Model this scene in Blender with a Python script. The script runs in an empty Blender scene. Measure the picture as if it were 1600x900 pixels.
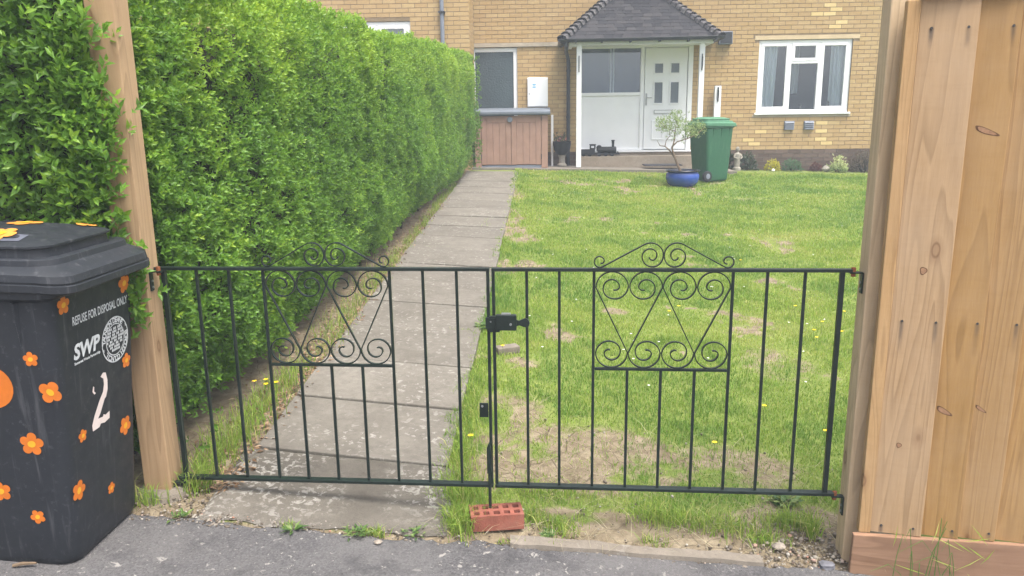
import bpy, bmesh, math, random
import numpy as np
from mathutils import Vector, Matrix
R = math.radians
random.seed(7); rng = np.random.default_rng(11)
scene = bpy.context.scene
COL = scene.collection

# ------------------------------------------------------------------ camera
cam_d = bpy.data.cameras.new('camera'); cam = bpy.data.objects.new('camera', cam_d); COL.objects.link(cam)
cam_d.sensor_width = 36.0; cam_d.lens = 36.0 * 1205 / 1600; cam_d.clip_start = 0.05; cam_d.clip_end = 500
cam.matrix_world = Matrix.Translation((0, 0, 1.54)) @ Matrix.Rotation(R(90 - 12.58), 4, 'X') @ Matrix.Rotation(R(-0.75), 4, 'Z')
scene.camera = cam
# ------------------------------------------------------------------ sky, sun, exposure
SUN_EL, SUN_AZ = 67.0, 140.0            # degrees; azimuth clockwise from +Y
wd = bpy.data.worlds.new('World'); scene.world = wd; wd.use_nodes = True
wt = wd.node_tree; wt.nodes.clear()
sky = wt.nodes.new('ShaderNodeTexSky'); sky.sky_type = 'NISHITA'; sky.sun_disc = False
sky.sun_elevation = R(SUN_EL); sky.sun_rotation = R(SUN_AZ); sky.air_density = 1.0; sky.dust_density = 6.0; sky.ozone_density = 0.6
hs = wt.nodes.new('ShaderNodeHueSaturation'); hs.inputs['Saturation'].default_value = 0.55
bg = wt.nodes.new('ShaderNodeBackground'); bg.inputs['Strength'].default_value = 0.15
wo = wt.nodes.new('ShaderNodeOutputWorld')
wt.links.new(sky.outputs[0], hs.inputs['Color']); wt.links.new(hs.outputs[0], bg.inputs['Color']); wt.links.new(bg.outputs[0], wo.inputs['Surface'])
sun_d = bpy.data.lights.new('sun', 'SUN'); sun_d.energy = 1.5; sun_d.angle = R(25); sun_d.color = (1.0, 0.96, 0.9)
sun = bpy.data.objects.new('sun', sun_d); COL.objects.link(sun); sun.location = (6, -4, 12)
sdir = Vector((math.sin(R(SUN_AZ)) * math.cos(R(SUN_EL)), math.cos(R(SUN_AZ)) * math.cos(R(SUN_EL)), math.sin(R(SUN_EL))))
sun.rotation_euler = sdir.to_track_quat('Z', 'Y').to_euler()
vs = scene.view_settings; vs.view_transform = 'Standard'; vs.look = 'None'; vs.gamma = 1.0; vs.use_curve_mapping = False
vs.exposure = 1.4
scene.cycles.max_bounces = 8; scene.cycles.diffuse_bounces = 4; scene.cycles.transparent_max_bounces = 12
scene.cycles.use_denoising = True

# ------------------------------------------------------------------ helpers: materials
class NT:
    def __init__(s, name):
        s.m = bpy.data.materials.new(name); s.m.use_nodes = True; s.t = s.m.node_tree
        s.t.nodes.clear(); s.out = s.t.nodes.new('ShaderNodeOutputMaterial')
    def n(s, typ, **kw):
        nd = s.t.nodes.new('ShaderNode' + typ)
        for k, v in kw.items():
            if k.startswith('i_'):
                nd.inputs[k[2:].replace('_', ' ')].default_value = v
            else: setattr(nd, k, v)
        return nd
    def l(s, a, b): s.t.links.new(a, b)
    def coord(s, kind='Object', scale=None, offset_random=False):
        tc = s.n('TexCoord'); o = tc.outputs[kind]
        if offset_random:
            oi = s.n('ObjectInfo'); mm = s.n('VectorMath', operation='SCALE'); cb = s.n('CombineXYZ')
            s.l(oi.outputs['Random'], cb.inputs[0]); s.l(oi.outputs['Random'], cb.inputs[1]); s.l(oi.outputs['Random'], cb.inputs[2])
            s.l(cb.outputs[0], mm.inputs[0]); mm.inputs['Scale'].default_value = 37.0
            ad = s.n('VectorMath', operation='ADD'); s.l(o, ad.inputs[0]); s.l(mm.outputs[0], ad.inputs[1]); o = ad.outputs[0]
        if scale is not None:
            mp = s.n('VectorMath', operation='MULTIPLY'); s.l(o, mp.inputs[0]); mp.inputs[1].default_value = scale; o = mp.outputs[0]
        return o
    def noise(s, vec, scale, detail=4, rough=0.55, dist=0.0):
        nd = s.n('TexNoise'); nd.inputs['Scale'].default_value = scale; nd.inputs['Detail'].default_value = detail
        nd.inputs['Roughness'].default_value = rough; nd.inputs['Distortion'].default_value = dist
        if vec is not None: s.l(vec, nd.inputs['Vector'])
        return nd.outputs['Fac']
    def ramp(s, fac, stops, interp='LINEAR'):
        r = s.n('ValToRGB'); cr = r.color_ramp; cr.interpolation = interp
        while len(cr.elements) < len(stops): cr.elements.new(0.5)
        for e, (p, c) in zip(cr.elements, stops):
            e.position = p; e.color = (c[0], c[1], c[2], 1) if isinstance(c, (tuple, list)) else (c, c, c, 1)
        s.l(fac, r.inputs[0]); return r.outputs[0]
    def mix(s, fac, a, b, blend='MIX'):
        mx = s.n('Mix', data_type='RGBA', blend_type=blend)
        for v, i in ((fac, 0), (a, 6), (b, 7)):
            if hasattr(v, 'is_output') or hasattr(v, 'links'): s.l(v, mx.inputs[i])
            elif i == 0: mx.inputs[0].default_value = v
            else: mx.inputs[i].default_value = (v[0], v[1], v[2], 1) if isinstance(v, (tuple, list)) else (v, v, v, 1)
        return mx.outputs[2]
    def math(s, op, a, b=None, clamp=False):
        nd = s.n('Math', operation=op); nd.use_clamp = clamp
        for i, v in enumerate((a, b)):
            if v is None: continue
            if hasattr(v, 'links'): s.l(v, nd.inputs[i])
            else: nd.inputs[i].default_value = v
        return nd.outputs[0]
    def bsdf(s, color, rough=0.6, spec=0.4, bump=None, bump_s=0.3, bump_d=0.01, metallic=0.0, **kw):
        b = s.n('BsdfPrincipled')
        for v, nm in ((color, 'Base Color'), (rough, 'Roughness'), (spec, 'Specular IOR Level'), (metallic, 'Metallic')):
            if hasattr(v, 'links'): s.l(v, b.inputs[nm])
            elif nm == 'Base Color': b.inputs[nm].default_value = (v[0], v[1], v[2], 1)
            else: b.inputs[nm].default_value = v
        if bump is not None:
            bp = s.n('Bump'); bp.inputs['Strength'].default_value = bump_s; bp.inputs['Distance'].default_value = bump_d
            s.l(bump, bp.inputs['Height']); s.l(bp.outputs[0], b.inputs['Normal'])
        for k, v in kw.items(): b.inputs[k.replace('_', ' ')].default_value = v
        s.b = b; return b.outputs[0]
    def done(s, surf):
        s.l(surf, s.out.inputs['Surface']); return s.m

def plain(name, c, rough=0.5, spec=0.4, var=0.12, vscale=6.0, bump=0.0, bscale=60.0, metallic=0.0, dirt=None):
    t = NT(name); co = t.coord(); f = t.noise(co, vscale, 5)
    lo = tuple(x * (1 - var) for x in c); hi = tuple(min(1, x * (1 + var)) for x in c)
    col = t.ramp(f, [(0.3, lo), (0.7, hi)])
    if dirt:
        d = t.noise(co, dirt[0], 6, 0.65); col = t.mix(t.ramp(d, [(dirt[1], 0.0), (dirt[1] + 0.18, dirt[3])]), col, dirt[2])
    rg = t.ramp(t.noise(co, vscale * 3, 4), [(0.3, max(0, rough - 0.08)), (0.7, min(1, rough + 0.08))])
    return t.done(t.bsdf(col, rg, spec, t.noise(co, bscale, 4) if bump else None, bump, 0.004, metallic))

MAT = {}
def brick_mat(name, cols, bump=0.5):
    t = NT(name); co = t.coord('Object', None, True)
    oi = t.n('ObjectInfo'); ge = t.n('NewGeometry')
    r = t.math('FRACT', t.math('ADD', oi.outputs['Random'], ge.outputs['Random Per Island']))
    col = t.ramp(r, cols)
    f = t.noise(co, 30, 5); col = t.mix(t.ramp(f, [(0.35, 0.0), (0.75, 0.35)]), col, tuple(x * 0.75 for x in cols[0][1]))
    f2 = t.noise(t.coord('Object'), 1.3, 4); col = t.mix(t.ramp(f2, [(0.35, 0.0), (0.75, 0.22)]), col, (0.40, 0.31, 0.2))
    return t.done(t.bsdf(col, 0.85, 0.2, t.noise(co, 120, 4), bump, 0.003))
MAT['brick'] = brick_mat('buff_brick', [(0.0, (0.395, 0.267, 0.122)), (0.35, (0.415, 0.285, 0.133)), (0.7, (0.435, 0.303, 0.145)), (0.95, (0.455, 0.325, 0.16)), (1.0, (0.475, 0.345, 0.16))])
MAT['brick_dark'] = brick_mat('dark_plinth_brick', [(0.0, (0.07, 0.05, 0.042)), (0.5, (0.10, 0.07, 0.055)), (1.0, (0.14, 0.10, 0.08))])
MAT['brick_pale'] = brick_mat('replaced_pale_brick', [(0.0, (0.60, 0.45, 0.2)), (1.0, (0.66, 0.5, 0.24))])
MAT['mortar'] = plain('mortar', (0.22, 0.165, 0.10), 0.95, 0.1, 0.2, 8, 0.5, 80)
MAT['mortar_grey'] = plain('grey_mortar', (0.16, 0.14, 0.12), 0.95, 0.1, 0.2, 8, 0.5, 80)
MAT['redbrick'] = plain('perforated_red_brick', (0.23, 0.08, 0.056), 0.8, 0.2, 0.25, 14, 0.5, 150, dirt=(9, 0.55, (0.27, 0.15, 0.11), 0.5))
MAT['upvc'] = plain('white_upvc', (0.78, 0.79, 0.80), 0.35, 0.5, 0.03, 3)
MAT['whitepaint'] = plain('white_painted_timber', (0.74, 0.75, 0.76), 0.5, 0.4, 0.06, 5, 0.1, 40)
MAT['concrete_lintel'] = plain('concrete_lintel', (0.36, 0.31, 0.24), 0.9, 0.2, 0.2, 5, 0.3, 60)
MAT['lintel_buff'] = plain('buff_lintel', (0.52, 0.41, 0.26), 0.9, 0.2, 0.12, 5, 0.3, 60)
MAT['black_plastic'] = plain('black_gutter_plastic', (0.022, 0.024, 0.028), 0.4, 0.5, 0.2, 5)
MAT['grey_plastic'] = plain('grey_vent_plastic', (0.17, 0.19, 0.23), 0.5, 0.4, 0.1, 5)
MAT['iron'] = plain('green_black_gate_paint', (0.008, 0.015, 0.0125), 0.4, 0.4, 0.3, 12, 0.3, 90, dirt=(35, 0.68, (0.06, 0.05, 0.04), 0.6))
MAT['rust'] = plain('rusty_bolt', (0.22, 0.075, 0.03), 0.8, 0.3, 0.4, 60, 0.4, 200)
MAT['nail_steel'] = plain('dull_nail', (0.05, 0.045, 0.042), 0.6, 0.4, 0.2, 60)
MAT['knot_rim'] = plain('dark_knot_rim', (0.12, 0.06, 0.03), 0.7, 0.3, 0.3, 90)
MAT['knot_heart'] = plain('reddish_knot_heart', (0.30, 0.17, 0.095), 0.7, 0.3, 0.2, 120)
MAT['steel'] = plain('grey_fixing_metal', (0.35, 0.36, 0.37), 0.35, 0.5, 0.1, 10, 0, 60, 0.8)
MAT['store_wood'] = plain('pinkish_brown_store_paint', (0.30, 0.185, 0.14), 0.75, 0.25, 0.12, 5, 0.25, 50, dirt=(3, 0.6, (0.40, 0.27, 0.2), 0.5))
MAT['roof_felt'] = plain('grey_store_lid', (0.13, 0.15, 0.18), 0.6, 0.3, 0.12, 6)
MAT['pot_blue'] = plain('blue_glaze', (0.02, 0.06, 0.28), 0.12, 0.6, 0.2, 4)
MAT['pot_black'] = plain('black_pot_rim', (0.012, 0.014, 0.02), 0.3, 0.5, 0.2, 5)
MAT['soil'] = plain('potting_soil', (0.035, 0.025, 0.018), 0.95, 0.1, 0.4, 30, 0.8, 70)
MAT['bark'] = plain('grey_brown_bark', (0.16, 0.115, 0.075), 0.9, 0.15, 0.3, 12, 0.6, 60)
MAT['twig'] = plain('dark_hedge_twig', (0.035, 0.032, 0.02), 0.9, 0.15, 0.3, 12, 0.5, 60)  # hedge stems, and the solid cores that block light
MAT['stone'] = plain('pale_statue_stone', (0.27, 0.25, 0.21), 0.85, 0.2, 0.25, 18, 0.4, 80)
MAT['cast'] = plain('black_cast_ornament', (0.018, 0.019, 0.022), 0.6, 0.3, 0.3, 15, 0.3, 60)
MAT['mat_rubber'] = plain('grey_doormat', (0.06, 0.06, 0.065), 0.95, 0.1, 0.2, 40, 0.8, 200)
MAT['curtain'] = plain('white_net_curtain', (0.82, 0.84, 0.85), 0.9, 0.1, 0.05, 3)
MAT['room'] = plain('dim_room', (0.055, 0.065, 0.07), 0.9, 0.1, 0.3, 1.5)
MAT['sticker_white'] = plain('white_print', (0.60, 0.62, 0.63), 0.6, 0.3, 0.15, 60, dirt=(90, 0.62, (0.12, 0.13, 0.14), 0.6))
MAT['number_white'] = plain('pinkish_white_number', (0.72, 0.62, 0.58), 0.6, 0.3, 0.06, 20)
MAT['sticker_orange'] = plain('orange_sticker', (0.60, 0.16, 0.016), 0.45, 0.4, 0.12, 30)
MAT['sticker_pale'] = plain('faded_orange_sticker', (0.60, 0.25, 0.045), 0.45, 0.4, 0.12, 30)
MAT['sticker_yellow'] = plain('yellow_sticker_centre', (0.72, 0.38, 0.02), 0.45, 0.4, 0.08, 30)
MAT['meter_blue'] = plain('blue_emblem', (0.05, 0.35, 0.6), 0.5, 0.3, 0.05, 10)
MAT['buttercup'] = plain('buttercup_yellow', (0.85, 0.58, 0.01), 0.35, 0.4, 0.05, 30)
MAT['white_petal'] = plain('white_petal', (0.75, 0.75, 0.72), 0.6, 0.3, 0.05, 30)
MAT['pink_petal'] = plain('pink_petal', (0.6, 0.2, 0.22), 0.6, 0.3, 0.2, 30)
MAT['lead'] = plain('lead_flashing', (0.28, 0.29, 0.31), 0.6, 0.3, 0.2, 8, 0.2, 40)
MAT['cobble'] = plain('grey_cobble', (0.13, 0.13, 0.145), 0.7, 0.3, 0.3, 25, 0.3, 60)
MAT['lid_label'] = plain('worn_lid_label', (0.11, 0.115, 0.15), 0.35, 0.5, 0.15, 30)
MAT['pebble'] = plain('pebble', (0.25, 0.215, 0.18), 0.85, 0.2, 0.3, 25, 0.3, 60)

def bin_mat(name, c, scuff):
    t = NT(name); co = t.coord()
    f = t.noise(co, 3.0, 5); col = t.mix(f, tuple(x * 0.85 for x in c), tuple(x * 1.2 for x in c))
    st = t.noise(t.coord('Object', (40, 40, 2.2)), 1.0, 5, 0.6)
    col = t.mix(t.ramp(st, [(0.58, 0.0), (0.76, 0.28)]), col, scuff)
    d = t.noise(co, 45, 6, 0.7); col = t.mix(t.ramp(d, [(0.58, 0.0), (0.75, 0.25)]), col, scuff)
    rg = t.ramp(t.noise(co, 20, 4), [(0.3, 0.42), (0.7, 0.6)])
    return t.done(t.bsdf(col, rg, 0.42, t.noise(co, 350, 3), 0.12, 0.002))
MAT['bin_grey'] = bin_mat('charcoal_bin_plastic', (0.016, 0.0185, 0.024), (0.20, 0.20, 0.21))
MAT['bin_green'] = bin_mat('green_bin_plastic', (0.02, 0.095, 0.047), (0.18, 0.28, 0.2))
MAT['bin_green_lid'] = bin_mat('faded_green_lid_plastic', (0.065, 0.18, 0.105), (0.3, 0.4, 0.32))
MAT['tyre'] = plain('bin_tyre_rubber', (0.02, 0.021, 0.024), 0.7, 0.3, 0.2, 20)

def wood_mat(name, lo, hi, dark, axis='z', weather=0.3, gs=1.0, nail=None):
    t = NT(name)
    sc = {'z': (1, 1, 0.07), 'x': (0.07, 1, 1)}[axis]
    co = t.coord('Object', None, True)
    stv = t.n('VectorMath', operation='MULTIPLY'); t.l(co, stv.inputs[0]); stv.inputs[1].default_value = sc
    big = t.noise(stv.outputs[0], 7 * gs, 2, 0.5, 0.4)
    rings = t.math('FRACT', t.math('MULTIPLY', big, 13.0))
    rings = t.ramp(rings, [(0.0, 0.0), (0.55, 0.35), (0.9, 1.0), (1.0, 0.0)])
    fine = t.noise(stv.outputs[0], 150 * gs, 5, 0.65)
    col = t.mix(fine, lo, hi)
    col = t.mix(t.math('MULTIPLY', rings, 0.5), col, tuple(x * 0.62 for x in lo))
    blot = t.noise(co, 3.5, 4); col = t.mix(t.ramp(blot, [(0.35, 0.0), (0.7, weather)]), col, dark)
    oi_ = t.n('ObjectInfo'); hv = t.n('HueSaturation'); t.l(col, hv.inputs['Color']); t.l(t.math('ADD', t.math('MULTIPLY', oi_.outputs['Random'], 0.42), 0.78), hv.inputs['Value']); t.l(t.math('ADD', t.math('MULTIPLY', t.math('FRACT', t.math('MULTIPLY', oi_.outputs['Random'], 7.3)), 0.35), 0.8), hv.inputs['Saturation']); col = hv.outputs[0]
    # knots
    kv = t.n('VectorMath', operation='MULTIPLY'); t.l(co, kv.inputs[0]); kv.inputs[1].default_value = {'z': (5.2, 5.2, 2.6), 'x': (2.6, 5.2, 5.2)}[axis]
    vo = t.n('TexVoronoi'); vo.inputs['Scale'].default_value = 1.0; t.l(kv.outputs[0], vo.inputs['Vector'])
    kn = t.ramp(vo.outputs['Distance'], [(0.0, 0.45), (0.045, 0.5), (0.062, 1.0), (0.085, 0.35), (0.16, 0.0)])
    col = t.mix(t.math('MULTIPLY', kn, 0.75), col, (0.13, 0.06, 0.028))
    if nail:
        xyz = t.n('SeparateXYZ'); t.l(t.coord('Object'), xyz.inputs[0])
        acc = None
        for nx in nail[0]:
            for nz, ln in nail[1]:
                dx = t.math('ABSOLUTE', t.math('SUBTRACT', xyz.outputs[0], nx))
                fx = t.ramp(dx, [(0.0, 1.0), (0.004, 0.8), (0.010, 0.0)])
                dz = t.math('DIVIDE', t.math('SUBTRACT', nz, xyz.outputs[2]), ln)
                fz = t.ramp(dz, [(0.0, 0.0), (0.02, 1.0), (0.45, 0.75), (1.0, 0.0)])
                m = t.math('MULTIPLY', fx, fz); acc = m if acc is None else t.math('MAXIMUM', acc, m)
        acc = t.math('MULTIPLY', acc, t.ramp(t.noise(co, 9, 2), [(0.35, 0.25), (0.65, 0.85)]))
        col = t.mix(acc, col, (0.05, 0.045, 0.045))
    sv = t.n('VectorMath', operation='MULTIPLY'); t.l(co, sv.inputs[0]); sv.inputs[1].default_value = {'z': (5, 5, 38), 'x': (38, 5, 5)}[axis]
    saw = t.noise(sv.outputs[0], 1.5, 5, 0.7, 0.3); col = t.mix(t.ramp(saw, [(0.5, 0.0), (0.78, 0.13)]), col, tuple(x * 0.7 for x in lo))
    hgt = t.math('ADD', t.math('MULTIPLY', fine, 0.6), t.math('MULTIPLY', rings, 0.25))
    return t.done(t.bsdf(col, 0.75, 0.25, hgt, 0.35, 0.003))
WL, WH, WD = (0.275, 0.155, 0.058), (0.42, 0.265, 0.115), (0.38, 0.255, 0.14)
MAT['post_wood'] = wood_mat('green_treated_post_timber', (0.42, 0.285, 0.135), (0.58, 0.415, 0.225), (0.36, 0.235, 0.115), 'z', 0.4)
MAT['post_wood_b'] = wood_mat('tan_post_timber', (0.34, 0.212, 0.108), (0.49, 0.335, 0.185), (0.28, 0.175, 0.09), 'z', 0.35)
MAT['board'] = wood_mat('feather_edge_board', WL, WH, WD, 'z', 0.5, 1.0, ([0.043], [(0.835, 0.13), (1.835, 0.07), (0.03, 0.05)]))
MAT['board_wide'] = wood_mat('wide_feather_edge_board', WL, WH, WD, 'z', 0.5, 1.0, ([0.058, -0.052], [(0.835, 0.13), (1.835, 0.07), (0.03, 0.05)]))
MAT['gravel_board'] = wood_mat('brown_gravel_board', (0.19, 0.115, 0.075), (0.30, 0.20, 0.14), (0.18, 0.11, 0.08), 'x', 0.5, 0.8)
MAT['trim_wood'] = wood_mat('edge_trim_timber', WL, WH, WD, 'z', 0.3, 1.5)

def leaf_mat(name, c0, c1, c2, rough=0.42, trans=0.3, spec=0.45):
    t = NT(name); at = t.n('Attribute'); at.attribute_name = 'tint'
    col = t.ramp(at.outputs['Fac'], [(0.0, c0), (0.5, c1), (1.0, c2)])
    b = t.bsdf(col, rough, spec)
    tr = t.n('BsdfTranslucent'); hsn = t.n('HueSaturation'); hsn.inputs['Value'].default_value = 1.25; hsn.inputs['Hue'].default_value = 0.485
    t.l(col, hsn.inputs['Color']); t.l(hsn.outputs[0], tr.inputs['Color'])
    mx = t.n('MixShader'); mx.inputs[0].default_value = trans; t.l(b, mx.inputs[1]); t.l(tr.outputs[0], mx.inputs[2])
    return t.done(mx.outputs[0])
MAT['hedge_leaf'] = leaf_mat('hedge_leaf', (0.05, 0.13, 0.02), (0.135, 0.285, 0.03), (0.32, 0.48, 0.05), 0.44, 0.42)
MAT['grass_blade'] = leaf_mat('grass_blade', (0.13, 0.25, 0.04), (0.27, 0.38, 0.055), (0.46, 0.44, 0.16), 0.5, 0.4, 0.35)
MAT['dry_grass'] = leaf_mat('dry_straw', (0.22, 0.19, 0.10), (0.32, 0.28, 0.17), (0.40, 0.36, 0.24), 0.7, 0.2, 0.2)
MAT['litter'] = leaf_mat('dead_leaf', (0.10, 0.06, 0.035), (0.22, 0.14, 0.08), (0.36, 0.26, 0.17), 0.8, 0.1, 0.2)
MAT['pale_leaf'] = leaf_mat('pale_tree_leaf', (0.14, 0.21, 0.07), (0.23, 0.32, 0.12), (0.36, 0.44, 0.2), 0.5, 0.35)
MAT['gold_leaf'] = leaf_mat('golden_shrub_leaf', (0.28, 0.28, 0.02), (0.46, 0.45, 0.03), (0.6, 0.56, 0.06), 0.5, 0.3)
MAT['green_leaf'] = leaf_mat('blue_green_leaf', (0.03, 0.09, 0.04), (0.06, 0.14, 0.06), (0.11, 0.21, 0.09), 0.5, 0.25)
MAT['dark_leaf'] = leaf_mat('dark_shrub_leaf', (0.022, 0.04, 0.022), (0.045, 0.07, 0.035), (0.1, 0.12, 0.06), 0.5, 0.2)
MAT['red_leaf'] = leaf_mat('dark_red_leaf', (0.06, 0.025, 0.022), (0.12, 0.045, 0.038), (0.18, 0.09, 0.06), 0.5, 0.2)
MAT['vari_leaf'] = leaf_mat('variegated_leaf', (0.10, 0.19, 0.07), (0.34, 0.42, 0.17), (0.62, 0.64, 0.36), 0.45, 0.3)
MAT['weed_leaf'] = leaf_mat('weed_leaf', (0.045, 0.10, 0.025), (0.085, 0.165, 0.035), (0.17, 0.23, 0.06), 0.5, 0.3)
MAT['brown_leaf'] = leaf_mat('brown_twiggy_leaf', (0.05, 0.045, 0.03), (0.10, 0.085, 0.055), (0.17, 0.13, 0.08), 0.6, 0.15)

def ground_mat():
    t = NT('garden_soil_and_turf'); co = t.coord()
    at = t.n('Attribute'); at.attribute_name = 'bare'
    f = t.noise(co, 14, 6, 0.62); soil = t.ramp(f, [(0.25, (0.115, 0.09, 0.057)), (0.5, (0.205, 0.165, 0.11)), (0.78, (0.32, 0.27, 0.19))])
    cr = t.n('TexVoronoi'); cr.feature = 'DISTANCE_TO_EDGE'; cr.inputs['Scale'].default_value = 9; t.l(co, cr.inputs['Vector'])
    crk = t.ramp(cr.outputs['Distance'], [(0.0, 1.0), (0.035, 0.0)])
    soil = t.mix(t.math('MULTIPLY', crk, t.ramp(t.noise(co, 2.2, 3), [(0.45, 0.0), (0.6, 0.55)])), soil, (0.09, 0.065, 0.045))
    g = t.noise(co, 5, 5); turf = t.ramp(g, [(0.3, (0.15, 0.20, 0.04)), (0.7, (0.24, 0.28, 0.075))])
    fine = t.noise(co, 160, 4, 0.7); turf = t.mix(t.math('MULTIPLY', fine, 0.6), turf, (0.06, 0.09, 0.025))
    b2 = t.math('ADD', at.outputs['Fac'], t.math('MULTIPLY', t.math('SUBTRACT', t.noise(co, 20, 5), 0.5), 0.7))
    col = t.mix(t.ramp(b2, [(0.35, 0.0), (0.6, 1.0)]), turf, soil)
    h = t.math('ADD', t.noise(co, 70, 6, 0.7), t.math('MULTIPLY', crk, -0.6))
    return t.done(t.bsdf(col, 0.95, 0.12, h, 0.8, 0.012))
MAT['ground'] = ground_mat()
def slab_mat(name, lo, hi, lichen, lscale=28, lthr=0.60, pit=0.5):
    t = NT(name); co = t.coord('Object', None, True)
    f = t.noise(co, 3.2, 6, 0.6); col = t.ramp(f, [(0.28, lo), (0.72, hi)])
    fi = t.noise(co, 130, 5, 0.7); col = t.mix(t.ramp(fi, [(0.3, 0.0), (0.7, 0.3)]), col, tuple(x * 0.6 for x in lo))
    oi = t.n('ObjectInfo'); col = t.mix(t.math('MULTIPLY', oi.outputs['Random'], 0.35), col, tuple(x * 0.7 for x in lo))
    li = t.noise(co, lscale, 6, 0.62, 0.5); zone = t.noise(co, 2.4, 3)
    lm = t.math('MULTIPLY', t.ramp(li, [(lthr, 0.0), (lthr + 0.05, 1.0)]), t.ramp(zone, [(0.38, 0.0), (0.58, 1.0)]))
    col = t.mix(t.math('MULTIPLY', lm, 0.8), col, lichen)
    md = t.noise(co, 22, 6, 0.7); col = t.mix(t.ramp(md, [(0.4, 0.0), (0.7, 0.45)]), col, tuple(x * 0.62 for x in lo))
    ds = t.noise(co, 60, 4); col = t.mix(t.ramp(ds, [(0.62, 0.0), (0.72, 0.45)]), col, tuple(x * 0.42 for x in lo))
    return t.done(t.bsdf(col, 0.93, 0.15, t.noise(co, 170, 5, 0.7), pit, 0.006))
MAT['slab'] = slab_mat('weathered_concrete_slab', (0.145, 0.131, 0.111), (0.245, 0.226, 0.196), (0.34, 0.325, 0.295), 26, 0.575)
MAT['threshold'] = slab_mat('rough_lichen_concrete', (0.115, 0.103, 0.086), (0.205, 0.186, 0.158), (0.40, 0.385, 0.35), 30, 0.52, 1.0)
MAT['apron'] = slab_mat('concrete_apron', (0.186, 0.164, 0.136), (0.26, 0.236, 0.198), (0.279, 0.26, 0.236), 20, 0.68)
MAT['step'] = slab_mat('stained_concrete_step', (0.27, 0.22, 0.165), (0.40, 0.34, 0.27), (0.42, 0.36, 0.3), 12, 0.66)
MAT['kerb'] = slab_mat('edging_concrete', (0.18, 0.155, 0.124), (0.26, 0.229, 0.192), (0.31, 0.285, 0.248), 22, 0.62)
def asphalt_mat():
    t = NT('worn_asphalt'); co = t.coord()
    v = t.n('TexVoronoi'); v.inputs['Scale'].default_value = 150; t.l(co, v.inputs['Vector'])
    ag = t.ramp(v.outputs['Color'], [(0.0, 0.0), (1.0, 1.0)])
    col = t.mix(ag, (0.0468, 0.0454, 0.0475), (0.119, 0.115, 0.117))
    f = t.noise(co, 2.0, 6, 0.65); col = t.mix(t.ramp(f, [(0.35, 0.0), (0.7, 0.5)]), col, (0.155, 0.148, 0.144))
    dk = t.noise(co, 7.0, 5, 0.65); col = t.mix(t.ramp(dk, [(0.52, 0.0), (0.7, 0.5)]), col, (0.036, 0.0353, 0.0374))
    li = t.noise(co, 24, 6, 0.62, 0.6); zone = t.noise(co, 2.6, 3)
    lm = t.math('MULTIPLY', t.ramp(li, [(0.615, 0.0), (0.645, 1.0)]), t.ramp(zone, [(0.36, 0.0), (0.52, 1.0)]))
    col = t.mix(t.math('MULTIPLY', lm, 0.7), col, (0.33, 0.315, 0.29))
    li2 = t.noise(co, 55, 2, 0.5); col = t.mix(t.ramp(li2, [(0.70, 0.0), (0.74, 0.55)]), col, (0.324, 0.31, 0.288))
    h = t.math('ADD', t.math('MULTIPLY', v.outputs['Distance'], -1.0), t.noise(co, 40, 5))
    return t.done(t.bsdf(col, 0.9, 0.25, h, 0.6, 0.006))
MAT['asphalt'] = asphalt_mat()
def tile_mat():
    t = NT('weathered_roof_tile'); co = t.coord('Object', None, True); oi = t.n('ObjectInfo')
    col = t.ramp(oi.outputs['Random'], [(0.0, (0.018, 0.018, 0.022)), (0.5, (0.028, 0.027, 0.031)), (1.0, (0.042, 0.04, 0.043))])
    li = t.noise(co, 45, 4, 0.6); col = t.mix(t.ramp(li, [(0.66, 0.0), (0.74, 0.6)]), col, (0.34, 0.33, 0.32))
    return t.done(t.bsdf(col, 0.85, 0.25, t.noise(co, 120, 4), 0.4, 0.004))
MAT['tile'] = tile_mat()
def bonnet_mat():
    t = NT('lichen_hip_tile'); co = t.coord('Object', None, True)
    li = t.noise(co, 22, 5, 0.6); col = t.ramp(li, [(0.35, (0.05, 0.046, 0.05)), (0.58, (0.10, 0.095, 0.097)), (0.75, (0.26, 0.25, 0.24))])
    return t.done(t.bsdf(col, 0.9, 0.2, li, 0.4, 0.006))
MAT['bonnet'] = bonnet_mat()
def glass_mat():
    t = NT('clear_window_glass'); fr = t.n('Fresnel'); fr.inputs['IOR'].default_value = 1.5
    gl = t.n('BsdfGlossy'); gl.inputs['Roughness'].default_value = 0.02; gl.inputs['Color'].default_value = (1, 1, 1, 1)
    tr = t.n('BsdfTransparent'); tr.inputs['Color'].default_value = (0.86, 0.9, 0.92, 1)
    mx = t.n('MixShader'); t.l(t.math('ADD', fr.outputs[0], 0.07), mx.inputs[0]); t.l(tr.outputs[0], mx.inputs[1]); t.l(gl.outputs[0], mx.inputs[2])
    return t.done(mx.outputs[0])
MAT['glass'] = glass_mat()
def frosted(name, c, sc, st, rough=0.12):
    t = NT(name); co = t.coord('Object'); f = t.noise(co, 2.2, 4)
    col = t.mix(f, tuple(x * 0.6 for x in c), tuple(x * 1.35 for x in c))
    return t.done(t.bsdf(col, rough, 0.6, t.noise(co, sc, 2, 0.5), st, 0.01))
MAT['obscure_glass'] = frosted('obscure_patterned_glass', (0.055, 0.075, 0.085), 34, 0.8, 0.15)
MAT['blind_glass'] = frosted('blue_grey_porch_glass', (0.085, 0.115, 0.16), 3, 0.05, 0.08)
MAT['porch_blind'] = plain('slate_blue_blind', (0.065, 0.10, 0.155), 0.8, 0.2, 0.15, 2)  # dimness of the interior behind the porch glass put into the colour
MAT['lead_glass'] = frosted('leaded_door_glass', (0.12, 0.14, 0.165), 60, 0.6, 0.2)

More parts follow.
